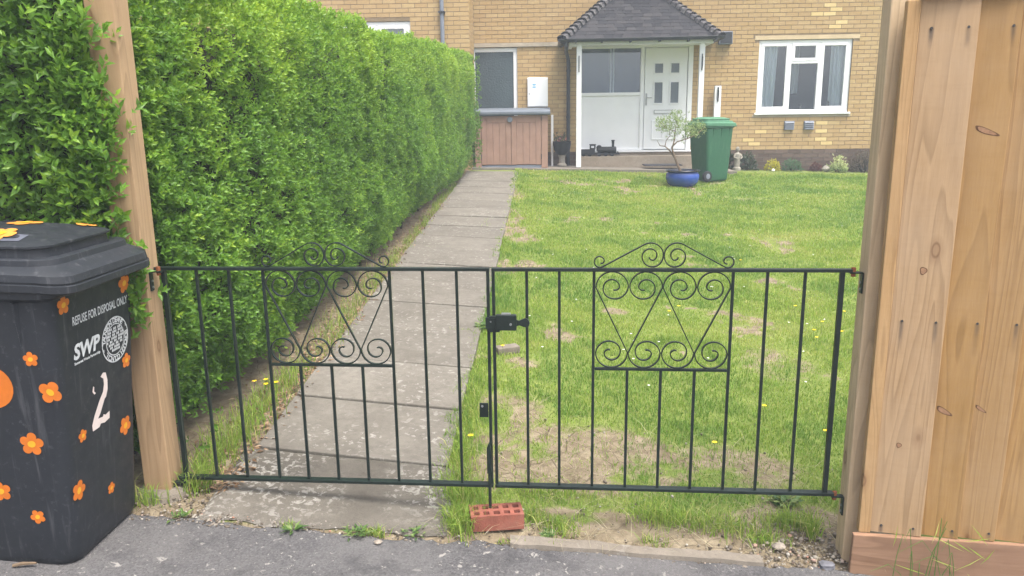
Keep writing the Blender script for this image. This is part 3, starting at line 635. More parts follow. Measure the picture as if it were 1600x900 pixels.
m = MB(); m.box(1.967, 1.995, -0.006, 0.012, 1.70, 1.92); m.tube([(1.981, -0.006, 1.84), (1.981, -0.045, 1.84), (2.08, -0.05, 1.838)], 0.009); m.tube([(1.981, -0.012, 1.74), (1.981, 0.0, 1.74)], 0.012); m.build('handle', 'steel', door, smooth=True)
# step and apron
apron = MB(); ap = []
for u, off in ((-1.25, 1.02), (1.2, 1.03), (3.5, 1.02), (3.5, -0.05), (-1.25, -0.05)): ap.append(hw(u, off))
apron.add([(p.x, p.y, g(p.x, 14.4) + 0.02) for p in ap] + [(p.x, p.y, g(p.x, 14.4) - 0.1) for p in ap], [(0, 1, 2, 3, 4), (9, 8, 7, 6, 5)] + [(i, i + 5, (i + 1) % 5 + 5, (i + 1) % 5) for i in range(5)])
struct(apron.build('apron', 'apron', None, 0.006))
m = MB(); m.box(0.70, 2.86, -0.34, 0.0, 0.45, 0.775); m.box(0.72, 2.84, -0.03, 0.1, 0.775, 0.832); st = m.build('doorstep', 'step', house, 0.008)
tag(MB().box(-0.34, 0.34, -0.2, 0.2, 0, 0.018).build('doormat', 'mat_rubber', None, 0.004, loc=tuple(hw(2.22, 0.62, 0.617)), rotz=HYAW), 'thin dark grey doormat on the concrete in front of the door', 'doormat')
# porch: posts, beam, hipped tile roof, gutter
porch = put('porch', None, house)
for u, lab in ((0.633, 'left'), (2.79, 'right')):
    MB().box(u, u + 0.088, -0.845, -0.757, 0.61, 2.735).build('porch_post', 'whitepaint', porch, 0.004)
    m = MB(); m.box(u + 0.034, u + 0.05, -0.86, -0.845, 2.28, 2.56); m.tube([(u + .042, -.86, 2.53), (u + .042, -.90, 2.50), (u + .042, -.90, 2.36), (u + .042, -.87, 2.31)], 0.007); m.build('hanging_bracket', 'black_plastic', porch)
m = MB(); m.box(0.50, 3.02, -0.87, -0.80, 2.735, 2.80); m.box(0.50, 0.57, -0.80, 0.0, 2.737, 2.80); m.box(2.95, 3.02, -0.80, 0.0, 2.737, 2.80); m.box(0.575, 2.945, -0.795, 0.0, 2.775, 2.79); m.build('fascia', 'whitepaint', porch, 0.004)
UL, UR, OFF, ZE, PIT = 0.40, 3.10, 0.94, 2.845, math.tan(R(42))
sl = math.hypot(1, PIT); gauge = 0.098; 
def roof_deck():
    dmax = 0.93; m = MB(); zt = ZE + dmax * PIT - 0.03; zb = ZE - 0.03
    m.add([(UL, -OFF, zb), (UR, -OFF, zb), (UR, 0, zb), (UL, 0, zb), (UL + dmax, -OFF + dmax, zt), (UR - dmax, -OFF + dmax, zt), (UR - dmax, 0.0, zt), (UL + dmax, 0.0, zt)],
          [(0, 1, 5, 4), (1, 2, 6, 5), (3, 0, 4, 7), (4, 5, 6, 7), (0, 3, 2, 1)])
    return m.build('roof_deck', 'black_plastic', porch)
deck = roof_deck()
tm = MB(); n = 4; TW = 0.16
for i in range(n + 1):
    x = -TW / 2 + TW * i / n; cv = 0.0012 * (1 - (2 * i / n - 1) ** 2)
    tm.v += [(x, 0, 0.016 + cv), (x, 0.15, 0.002 + cv), (x, 0, -0.003 + cv), (x, 0.15, -0.008 + cv)]
for i in range(n): b = i * 4; tm.f += [(b, b + 4, b + 5, b + 1), (b + 2, b + 3, b + 7, b + 6), (b, b + 2, b + 6, b + 4)]
tm.f += [(0, 1, 3, 2), (4 * n, 4 * n + 2, 4 * n + 3, 4 * n + 1)]
tme = bpy.data.meshes.new('tile'); tme.from_pydata(tm.v, [], tm.f); tme.materials.append(MAT['tile']); tme.update()
slope = math.atan(PIT); dh = gauge / sl; rows = int(0.93 / dh)
for r in range(rows):
    d = r * dh - 0.03; z = ZE + d * PIT
    a, b = UL + d, UR - d; k = int((b - a) / (TW + .003)); st0 = (a + b) / 2 - (k - 1) / 2 * (TW + .003) + (0.5 if r % 2 else 0) * TW * 0.5
    for i in range(k):
        u = st0 + i * (TW + .003)
        if u - TW / 2 < a - 0.01 or u + TW / 2 > b + 0.03: continue
        o = put('tile', tme, deck, (u, -OFF + d, z + 0.012)); o.rotation_euler = (slope + R(3.5) + random.uniform(-.012, .012), random.uniform(-.01, .01), random.uniform(-.01, .01))
    k2 = int((OFF - d) / (TW + .003))
    for side in (-1, 1):
        for i in range(k2):
            y = -0.02 - (i + 0.5) * (TW + .003)
            if -y > OFF - d - 0.05: continue
            ux = a if side < 0 else b
            o = put('tile', tme, deck, (ux, y, z + 0.012)); o.rotation_euler = (slope + R(3.5), random.uniform(-.01, .01), -math.pi / 2 if side < 0 else math.pi / 2)
# bonnet hip tiles
bm_ = MB(); n = 6
for j, (s_, w, h_) in enumerate(((0.0, 0.115, 0.062), (0.17, 0.065, 0.03))):
    for i in range(n + 1):
        a = math.pi * i / n; bm_.v.append((-math.cos(a) * w, s_, math.sin(a) * h_ - (0.035 if i in (0, n) else 0.0)))
for j, (s_, w, h_) in enumerate(((0.0, 0.10, 0.045),)):
    for i in range(n + 1):
        a = math.pi * i / n; bm_.v.append((-math.cos(a) * w, s_, math.sin(a) * h_ - (0.035 if i in (0, n) else 0.0)))
for i in range(n): bm_.f += [(i, i + 1, n + 2 + i, n + 1 + i), (i, 2 * n + 2 + i, 2 * n + 3 + i, i + 1)]
bme = bpy.data.meshes.new('hip_tile'); bme.from_pydata(bm_.v, [], bm_.f); bme.materials.append(MAT['bonnet']); bme.update()
for r in range(rows):
    d = r * dh - 0.035; z = ZE + d * PIT + 0.035
    for side in (-1, 1):
        u = UL + d if side < 0 else UR - d
        o = put('hip_tile', bme, deck, (u, -OFF + d, z)); q = math.atan(PIT / math.sqrt(2))
        o.rotation_euler = (q - R(6) + random.uniform(-.04, .04), random.uniform(-.05, .05), -math.pi / 4 if side < 0 else math.pi / 4)
m = MB(); d = 0.86
m.box(UL + d - 0.1, UR - d + 0.1, -OFF + d - 0.02, 0.0, ZE + d * PIT + 0.02, ZE + d * PIT + 0.08); m.build('ridge_flashing', 'lead', deck, 0.02)
def gutter_run(parent, p0, p1, r=0.055):
    m = MB(); prof = [(r * math.cos(a), -r * math.sin(a)) for a in np.linspace(0, math.pi, 9)] + [(-r + 0.004, 0.004), (r - 0.004, 0.004)]
    d = (Vector(p1) - Vector(p0)); t = d.normalized(); sx = Vector((-t.y, t.x, 0))
    vs = [Vector(p0) + sx * a + Vector((0, 0, b)) for a, b in prof] + [Vector(p1) + sx * a + Vector((0, 0, b)) for a, b in prof]; n = len(prof)
    m.add(vs, [(i, i + 1, n + i + 1, n + i) for i in range(n - 1)] + [tuple(range(n)), tuple(range(2 * n - 1, n - 1, -1))])
    return m.build('gutter', 'black_plastic', parent)
gt = gutter_run(porch, (UL - 0.06, -OFF - 0.03, 2.83), (UR + 0.06, -OFF - 0.03, 2.845)); gutter_run(porch, (UL - 0.035, -OFF + 0.03, 2.828), (UL - 0.035, 0.0, 2.828)); gutter_run(porch, (UR + 0.035, -OFF + 0.03, 2.84), (UR + 0.035, 0.0, 2.84))
for u in (0.6, 1.05, 1.55, 2.05, 2.55, 3.0): MB().box(u, u + 0.03, -OFF - 0.09, -OFF + 0.07, 2.765, 2.79).build('gutter_bracket', 'black_plastic', gt)
m = MB(); m.tube([(0.44, -OFF - 0.03, 2.79), (0.44, -OFF - 0.03, 2.74), (0.46, -0.5, 2.66), (0.505, -0.08, 2.55), (0.51, -0.06, 2.48), (0.512, -0.06, 0.55)], 0.034, 12); dp = m.build('downpipe', 'black_plastic', porch, smooth=True)
for z in (2.35, 1.5): MB().tube([(0.512, -0.06, z - .02), (0.512, -0.06, z + .02)], 0.042, 12).build('pipe_clip', 'black_plastic', dp)
# air vents, and a dark box on the wall by the gutter end
for u, lab in ((4.575, 'grey louvred wall vent under the white window, nearer the green bin'), (4.94, 'grey louvred wall vent under the white window, farther from the green bin')):
    v = thing('wall_vent', lab, 'vent', tuple(hw(u + 0.093, 0.0, 1.215)), HYAW, 'wall vents')
    MB().box(-0.093, 0.093, -0.02, 0.0, 0, 0.165).build('back_plate', 'grey_plastic', v, 0.004)
    for k in range(4): MB().prism([(-0.055, 0.012 + k * .037), (-0.02, 0.012 + k * .037), (-0.02, 0.045 + k * .037)], 'yz', -0.083, 0.083).build('louvre', 'grey_plastic', v)
t_ = thing('wall_box', 'dark square box fixed to the brick wall at the right end of the porch gutter', 'box', tuple(hw(3.39, 0.0, 2.775)), HYAW)
MB().box(-0.12, 0.12, -0.14, 0.0, 0, 0.225).build('case', 'grey_plastic', t_, 0.01); MB().box(-0.105, 0.105, -0.146, -0.14, 0.015, 0.21).build('cover', 'black_plastic', t_, 0.004)
# neighbouring house: wall standing nearer, downpipe, window over the hedge
WO = 0.95; OPN = (-3.75, -2.285, 2.05, 3.185)
m = MB(); cells(m, -7.2, -1.262, 0.2, 5.6, [OPN], -WO + 0.004, -WO + 0.3); m.box(-1.56, -1.256, -WO + 0.301, -0.06, 0.2, 5.6)
wwall = m.build('wall', 'mortar', wing)
def score_w(u, z): return 5 - abs(u + 1.8) if z > 2.62 + max(0, -1.7 - u) * 0.12 and z < 3.62 and u > -4.6 else 0
brickwork(wing, wwall, -7.2, -1.262, 0.255, 5.58, [OPN], -WO, 'brick', score_w, 200, 0.06)
RZ = [(0.255 + 0.075 * k) for k in range(71)]
Vv = []; Ff = []
for k, z in enumerate(RZ):       # brick ends on the return wall
    ys_ = [(-WO + .001, -WO + .1025)] * (k % 2 == 0) + [(y, min(y + .215, -.06)) for y in np.arange(-WO + (0.001 if k % 2 else 0.1125), -0.08, 0.225)]
    for y, y1 in ys_:
        o = len(Vv); Vv += [(-1.25, y, z), (-1.25, y1, z), (-1.3, y1, z), (-1.3, y, z), (-1.25, y, z + .065), (-1.25, y1, z + .065), (-1.3, y1, z + .065), (-1.3, y, z + .065)]
        Ff += [(o, o + 3, o + 2, o + 1), (o + 4, o + 5, o + 6, o + 7), (o, o + 1, o + 5, o + 4), (o + 1, o + 2, o + 6, o + 5), (o + 2, o + 3, o + 7, o + 6), (o + 3, o, o + 4, o + 7)]
stuff(put('return_brick_courses', np_mesh('return_brick_courses', Vv, Ff, 'brick'), wing))
m = MB(); frame_rect(m, OPN[0], OPN[1], 2.06, 3.18, 0.06, -WO + 0.03, -WO + 0.1); m.box(-2.90, -2.85, -WO + 0.03, -WO + 0.1, 2.1, 3.12); wn = m.build('window', 'upvc', wing, 0.006)
for a, b in ((-3.69, -2.90), (-2.85, -2.345)): sash(wn, a, b, 2.12, 3.12, -WO + 0.022, 0.06); pane(wn, a + .05, b - .05, 2.17, 3.07, -WO + 0.05)
rm = MB(); rm.add([(-4.0, -WO + .31, 1.8), (-2.0, -WO + .31, 1.8), (-2.0, 1.2, 1.8), (-4.0, 1.2, 1.8), (-4.0, -WO + .31, 3.4), (-2.0, -WO + .31, 3.4), (-2.0, 1.2, 3.4), (-4.0, 1.2, 3.4)], [(0, 3, 2, 1), (4, 5, 6, 7), (1, 2, 6, 5), (2, 3, 7, 6), (3, 0, 4, 7)]); rm.build('room', 'room', wing)
curtain(wn, -2.84, -2.36, 2.1, 3.12, -WO + 0.2, 7)
dpw = MB().tube([(-1.715, -WO - 0.05, 0.4), (-1.715, -WO - 0.05, 5.5)], 0.036, 12).build('downpipe', 'grey_plastic', wing, smooth=True)
for z in (3.3, 2.0): MB().box(-1.77, -1.66, -WO - 0.1, -WO, z, z + 0.03).build('pipe_clip', 'black_plastic', dpw)
MB().box(-7.4, -1.25, -WO - 0.4, -WO + 0.3, 5.6, 5.72).build('soffit', 'upvc', wing)

# ------------------------------------------------------------------ things along the house front
# meter cabinet
t_ = thing('meter_cabinet', 'white utility meter cabinet on the brick wall above the brown store', 'cabinet', tuple(hw(-0.066, 0.0, 1.70)), HYAW)
MB().box(-0.193, 0.193, -0.06, 0.0, 0, 0.54).build('case', 'upvc', t_, 0.008); md = MB().box(-0.183, 0.183, -0.07, -0.061, 0.01, 0.515).build('door', 'upvc', t_, 0.004)
m = MB()
for k, (dx, dz) in enumerate(((-.022, .022), (.022, .022), (-.022, -.022), (.022, -.022), (0, 0), (-.0, .028), (0, -.028))): m.box(-.065 + dx - .011, -.065 + dx + .011, -0.072, -0.0705, .385 + dz - .008, .385 + dz + .008)
m.build('emblem', 'meter_blue', md); MB().tube([(-.155, -0.078, .24), (-.155, -0.07, .24)], 0.012, 10).build('lock', 'steel', md)
# low store with two doors
sp = hw(-0.54, 0.50, 0.612)
store = thing('garden_store', 'low pinkish brown wooden garden store with grey lid beside the hedge end', 'garden store', tuple(sp), HYAW)
hwid = 0.655
m = MB(); m.box(-hwid, -hwid + 0.03, -0.36, 0.40, 0, 0.93); m.box(hwid - 0.03, hwid, -0.36, 0.40, 0, 0.93); m.box(-hwid + .03, hwid - .03, 0.37, 0.40, 0.03, 0.93); m.build('body', 'store_wood', store, 0.004)
for s_ in (-1, 1): MB().box(min(s_ * (hwid + .004), s_ * (hwid - 0.11)), max(s_ * (hwid + .004), s_ * (hwid - 0.11)), -0.40, -0.361, 0, 0.935).build('corner_post', 'store_wood', store, 0.005)
MB().box(-hwid + 0.111, hwid - 0.111, -0.385, -0.362, 0.0, 0.05).build('threshold', 'grey_plastic', store)
for s_ in (-1, 1):
    a, b = (-(hwid - 0.117), -0.004) if s_ < 0 else (0.004, hwid - 0.117)
    dr = MB().box(a, b, -0.378, -0.36, 0.06, 0.925).build('door', 'store_wood', store, 0.002)
    m = MB(); m.box(a, a + 0.09, -0.396, -0.379, 0.06, 0.925); m.box(b - 0.09, b, -0.396, -0.379, 0.06, 0.925); m.box(a + .091, b - .091, -0.395, -0.379, 0.81, 0.925); m.build('rail', 'store_wood', dr, 0.004)
    w_ = (b - a - 0.182) / 3
    for k in range(3): MB().box(a + .091 + k * w_ + .003, a + .091 + (k + 1) * w_ - .003, -0.389, -0.379, 0.065, 0.808).build('plank', 'store_wood', dr, 0.003)
    for z in (0.16, 0.84): xx = a - .006 if s_ < 0 else b + .006; MB().box(xx - .006, xx + .006, -0.404, -0.385, z, z + .09).build('hinge', 'black_plastic', dr)
MB().tube([(-0.02, -0.43, 0.865), (-0.02, -0.395, 0.865)], 0.05, 16).build('latch', 'roof_felt', store, 0.006)
MB().prism([(-0.46, 0.955), (-0.46, 1.0), (-0.42, 1.03), (0.40, 1.075), (0.42, 1.05), (0.42, 0.94), (-0.44, 0.94)], 'yz', -hwid - 0.05, hwid + 0.05).build('lid', 'roof_felt', store, 0.012)
p = hw(0.205, 0.30, 0.60)
tag(MB().box(-0.022, 0.022, -0.05, 0.05, 0.25, 0.95).box(-0.018, 0.018, -0.04, 0.04, 0.0, 0.25).build('white_board', 'whitepaint', None, 0.005, loc=tuple(p), rotz=HYAW), 'narrow white board standing on edge between the brown store and brick wall', 'board')
# low white timber post behind the green bin
t_ = thing('white_post', 'short white timber post with black bracket rising behind the green wheelie bin', 'post', tuple(hw(3.28, 0.12, 0.55)), HYAW)
MB().box(-0.06, 0.06, -0.05, 0.05, 0, 1.485).build('post', 'whitepaint', t_, 0.006); m = MB(); m.box(-0.012, 0.012, -0.066, -0.05, 1.2, 1.46); m.tube([(0, -.066, 1.43), (0, -.1, 1.40), (0, -.1, 1.28), (0, -.07, 1.23)], 0.007); m.build('bracket', 'black_plastic', t_)

# ------------------------------------------------------------------ wheelie bins
def rrect(hx0, hx1, hy, r, z, n=5):
    """rounded rectangle outline from x=hx0..hx1, y=-hy..hy"""
    pts = []
    for cx, cy, a0 in ((hx1 - r, hy - r, 0), (hx0 + r, hy - r, 90), (hx0 + r, -hy + r, 180), (hx1 - r, -hy + r, 270)):
        for k in range(n + 1): a = R(a0 + 90 * k / n); pts.append((cx + r * math.cos(a), cy + r * math.sin(a), z))
    return pts
def loft(rings, cap0=True, cap1=True):
    m = MB(); n = len(rings[0]); m.v = [p for r in rings for p in r]
    m.f = [(i * n + k, i * n + (k + 1) % n, (i + 1) * n + (k + 1) % n, (i + 1) * n + k) for i in range(len(rings) - 1) for k in range(n)]
    if cap0: m.f.append(tuple(range(n - 1, -1, -1)))
    if cap1: m.f.append(tuple(range((len(rings) - 1) * n, len(rings) * n)))
    return m
def wheelie_bin(name, label, loc, rotz, mat, lidmat, group, scale=1.0):
    t = thing(name, label, 'wheelie bin', loc, rotz, group); t.scale = (scale,) * 3
    fx = lambda z: 0.27 + 0.055 * z; fy = lambda z: 0.215 + 0.047 * z; bx_ = lambda z: -0.245 - 0.09 * z
    rings = [rrect(bx_(0) + .02, fx(0) - .02, fy(0) - .02, 0.05, 0.0), rrect(bx_(0) + .005, fx(0) - .005, fy(0) - .005, 0.06, 0.012)]
    for z in (0.04, 0.2, 0.5, 0.8, 0.97): rings.append(rrect(bx_(z), fx(z), fy(z), 0.055, z))
    rings += [rrect(bx_(1) - .02, fx(1) + .022, fy(1) + .018, 0.06, 0.985), rrect(bx_(1) - .02, fx(1) + .022, fy(1) + .018, 0.06, 1.02)]
    body = loft(rings).build('body', mat, t, smooth=True)
    # flutes on the sides under the rim
    for s_ in (-1, 1):
        for x in (0.215, 0.02, -0.18):
            m = MB(); m.add([(x - .012, s_ * (fy(.97) - .004), .97), (x + .012, s_ * (fy(.97) - .004), .97), (x + .008, s_ * (fy(.80) - .006), .80), (x - .008, s_ * (fy(.80) - .006), .80),
                   (x - .004, s_ * (fy(.97) + .014), .97), (x + .004, s_ * (fy(.97) + .014), .97), (x + .002, s_ * (fy(.80) + .001), .80), (x - .002, s_ * (fy(.80) + .001), .80)], [(0, 1, 5, 4), (1, 2, 6, 5), (2, 3, 7, 6), (3, 0, 4, 7), (4, 5, 6, 7)])
            m.build('rib', mat, body)
    xb, xf, hy = -0.375, 0.402, 0.292
    def droop(r, dz):      # rim hangs lower at the front
        return [(x, y, z - dz * max(0, (x - 0.1) / 0.28) ** 2) for x, y, z in r]
    lr = []
    for ins, z in ((.03, 1.022), (.005, 1.016), (0, 1.022), (0, 1.043), (.007, 1.045), (.007, 1.050), (.004, 1.052), (.008, 1.074), (.016, 1.079), (.055, 1.084), (.058, 1.102), (.064, 1.106), (.08, 1.107), (.088, 1.102), (.10, 1.100), (.104, 1.130), (.094, 1.134), (.094, 1.141), (.104, 1.146), (.19, 1.168), (.26, 1.179)):
        r_ = rrect(xb + ins * .55, xf - ins * 1.12, hy - ins * .8, max(.03, .085 - ins * .2), z); lr.append(droop(r_, .02 if z < 1.08 else 0.0))
    lid = loft(lr).build('lid', lidmat, t, smooth=True); lid.data.set_sharp_from_angle(angle=R(30))
    MB().tube([(-.40, -.2, 1.03), (-.43, -.19, 1.035), (-.43, .19, 1.035), (-.40, .2, 1.03)], 0.016, 8).build('handle', mat, t, smooth=True)
    for s_ in (-1, 1):
        w = MB().tube([(-.27, s_ * .215, .09), (-.27, s_ * .265, .09)], 0.1, 20).build('wheel', 'tyre', t, 0.012, smooth=True); w.location.z = 0.012
        MB().tube([(-.27, s_ * .216, .09), (-.27, s_ * .27, .09)], 0.05, 14).build('hub', 'grey_plastic', w, 0.006)
    return t, body, lid
gbin, gbody, glid = wheelie_bin('wheelie_bin', 'charcoal wheelie bin with orange flower stickers standing on the pavement', (-1.80, 2.665, 0.014), R(-3.5), 'bin_grey', 'bin_grey', 'wheelie bins')
# slight fall of the pavement under it
gbin.rotation_euler = (0, R(1.0), R(-3.5))
FX = lambda z: 0.27 + 0.055 * z; FYn = lambda z: -(0.215 + 0.047 * z); TA = math.atan(0.055); TS = math.atan(0.047)
def stick(name, outline, mat, parent, kind, pos, lift=0.0015, rot=0.0):
    """thin sheet on the bin: kind F front face (+x), S near side (-y), T lid top; outline in face coordinates"""
    m = MB(); vs = []
    for a, b in outline:
        a, b = a * math.cos(rot) - b * math.sin(rot), a * math.sin(rot) + b * math.cos(rot)
        if kind == 'F': y = pos[0] + a; z = pos[1] + b; vs.append((FX(z) + lift, y, z))
        elif kind == 'S': x = pos[0] + a; z = pos[1] + b; vs.append((x, FYn(z) - lift, z))
        else: x, y = pos[0] + b, pos[1] + a; dd = min((x + .323) / .55, (.297 - x) / 1.12, (.217 - abs(y)) / .8); vs.append((x, y, float(np.interp(dd, [0, .01, .096, .166], [1.141, 1.146, 1.168, 1.179])) + lift + .0015))
    m.add(vs, [tuple(range(len(vs)))])
    me = bpy.data.meshes.new(name); me.from_pydata(m.v, [], m.f); me.materials.append(MAT[mat])
    return put(name, me, parent)
def flower(kind, pos, r, mat='sticker_orange', rot=0.0, parent=None, petals=5):
    out = []
    for i in range(80):
        a = 2 * math.pi * i / 80; rr = r * (0.62 + 0.38 * abs(math.cos(a * petals / 2)) ** 0.7); out.append((rr * math.cos(a), rr * math.sin(a)))
    f = stick('flower_sticker', out, mat, parent or gbody, kind, pos, 0.0018, rot)
    stick('sticker_centre', [(r * .34 * math.cos(a), r * .28 * math.sin(a)) for a in np.linspace(0, 2 * math.pi, 20, endpoint=False)], 'sticker_yellow', f, kind, pos, 0.003, rot)
for y, z, r, ro in ((-0.185, 0.945, .033, .3), (0.177, 0.94, .037, .5), (0.165, 0.642, .029, .2), (0.135, 0.39, .038, .9), (-0.13, 0.462, .024, .4), (-0.172, 0.275, .037, 1.2), (0.02, 0.187, .023, .1)): flower('F', (y, z), r, 'sticker_orange', ro)
for x, z, r, ro in ((0.237, 0.779, .026, .4), (0.19, 0.476, .042, .2), (0.165, 0.2, .027, .8), (0.05, 0.294, .037, .5), (0.285, 0.665, .040, 2.6)): flower('S', (x, z), r, 'sticker_orange', ro, None, 4 if x > .28 else 5)
stick('flower_sticker', [(0.075 * math.cos(a), 0.075 * math.sin(a)) for a in np.linspace(0, 2 * math.pi, 24, endpoint=False)], 'sticker_orange', gbody, 'S', (0.085, 0.678))
for x, y, z, r in ((0.105, -0.135, 1.1385, .055), (0.06, 0.06, 1.149, .06), (0.205, 0.165, 1.131, .045), (-0.10, 0.17, 1.139, .05)): flower('T', (x, y, z), r, 'sticker_pale', .4, glid)
stick('white_label', [(-.035, -.07), (.02, -.07), (.02, .05), (-.035, .05)], 'lid_label', glid, 'T', (0.15, -0.15, 1.1355), 0.0006)  # flat grey lavender patch on the lid top
def text_mesh(body, size, bold=0.0, shear=0.0, spacing=1.0):
    cu = bpy.data.curves.new('lettering', 'FONT'); cu.body = body; cu.size = size; cu.offset = bold; cu.shear = shear; cu.space_character = spacing; cu.align_x = 'CENTER'; cu.align_y = 'CENTER'; cu.resolution_u = 3
    ob = bpy.data.objects.new('tmp', cu); COL.objects.link(ob); bpy.context.view_layer.update()
    me = bpy.data.meshes.new_from_object(ob.evaluated_get(bpy.context.evaluated_depsgraph_get())); bpy.data.objects.remove(ob); bpy.data.curves.remove(cu); return me
def letter(name, body, w, hgt, pos, mat, parent, bold=0.0, shear=0.0):
    me = text_mesh(body, 0.1, bold, shear); co = np.empty(len(me.vertices) * 3); me.vertices.foreach_get('co', co); co = co.reshape(-1, 3)
    lo, hi = co.min(0), co.max(0); c = (lo + hi) / 2; s_ = np.array([w / (hi[0] - lo[0]), hgt / (hi[1] - lo[1])])
    y = pos[0] + (co[:, 0] - c[0]) * s_[0]; z = pos[1] + (co[:, 1] - c[1]) * s_[1]
    out = np.stack([0.27 + 0.055 * z + 0.002, y, z], 1); me.vertices.foreach_set('co', out.ravel().astype(np.float32)); me.update()
    me.materials.clear(); me.materials.append(MAT[mat]); me.name = name
    return put(name, me, parent)
letter('lettering', 'REFUSE FOR DISPOSAL ONLY', 0.335, 0.031, (0.024, 0.877), 'sticker_white', gbody, 0.0016)
letter('lettering', 'SWP', 0.155, 0.056, (-0.072, 0.768), 'sticker_white', gbody, 0.004, 0.18)
letter('lettering', 'Somerset Waste Partnership', 0.15, 0.013, (-0.073, 0.727), 'sticker_white', gbody, 0.004)
# round council crest: ring, ring of small marks, shield-like device
CY, CZ, CR = 0.10, 0.745, 0.086
def ring(r0, r1, n=48): 
    m = MB(); vs = []
    for k in range(n):
        a = 2 * math.pi * k / n
        for r in (r0, r1): z = CZ + r * math.sin(a); vs.append((FX(z) + .002, CY + r * math.cos(a), z))
    m.add(vs, [(2 * k, 2 * k + 1, (2 * k + 3) % (2 * n), (2 * k + 2) % (2 * n)) for k in range(n)]); return m
crest = ring(CR * .955, CR).build('crest', 'sticker_white', gbody); ring(CR * .66, CR * .70).build('crest_ring', 'sticker_white', crest)
m = MB()
txt = 'TAUNTON DEANE * BOROUGH COUNCIL * '
for k, ch in enumerate(txt):
    if ch == ' ': continue
    a = math.pi * 0.98 - 2 * math.pi * k / len(txt); me = text_mesh(ch, 0.026, 0.0009)
    co = [v.co.copy() for v in me.vertices]; o_ = len(m.v)
    for v in co:
        p0, p1 = v.x, v.y + CR * .83; yy = p0 * math.sin(a) + p1 * math.cos(a); zz = -p0 * math.cos(a) + p1 * math.sin(a); z = CZ + zz; m.v.append((FX(z) + .002, CY + yy, z))
    m.f += [tuple(i + o_ for i in p.vertices) for p in me.polygons]; bpy.data.meshes.remove(me)
m.build('crest_lettering', 'sticker_white', crest)
m = MB(); cells_ = ["..##.##.##..", ".##.###.###.", "###.##.##.##", "##.####.####", "#.##.##.###.", ".####.##.##.", "..##.####...", "...######..."]
for r_, row in enumerate(cells_):
    for c_, ch in enumerate(row):
        if ch == '#':
            y0, z0 = CY + (c_ - 6) * .0090 + (r_ % 2) * .002, CZ + (3.3 - r_) * .0115; m.add([(FX(z) + .002, y, z) for y, z in ((y0, z0), (y0 + .0078, z0 + .001), (y0 + .0072, z0 + .0098), (y0 + .001, z0 + .0092))], [(0, 1, 2, 3)])
m.build('crest_device', 'sticker_white', crest)
# worn figure 2
o2 = [(-.005, .635), (.012, .645), (.028, .64), (.036, .61), (.034, .575), (.022, .55), (.012, .545), (-.02, .50), (-.035, .487), (-.005, .482), (.0, .49), (.012, .483), (.038, .488), (.036, .462), (.005, .456), (-.02, .462), (-.03, .452), (-.07, .452), (-.072, .475), (-.055, .505), (-.02, .55), (.005, .575), (.013, .60), (.012, .622)]
stick('number_two', [(a, b - .55) for a, b in o2], 'number_white', gbody, 'F', (0, 0.55)); stick('number_two', [(0, 0), (.006, -.004), (.004, -.02), (.014, -.03), (.004, -.032), (-.006, -.018)], 'number_white', gbody, 'F', (-.052, .615))
for k in range(4): MB().box(-0.06 + k * .028, -0.052 + k * .028, -0.05 - .02 * (k % 2), 0.13, 1.170, 1.1795).build('embossed_line', 'bin_grey', glid)
grn, grb, grl = wheelie_bin('wheelie_bin', 'green wheelie bin on the lawn beside the blue pot', (3.34, 13.05, g(3.34, 13.05)), R(28), 'bin_green', 'bin_green_lid', 'wheelie bins', 0.885)

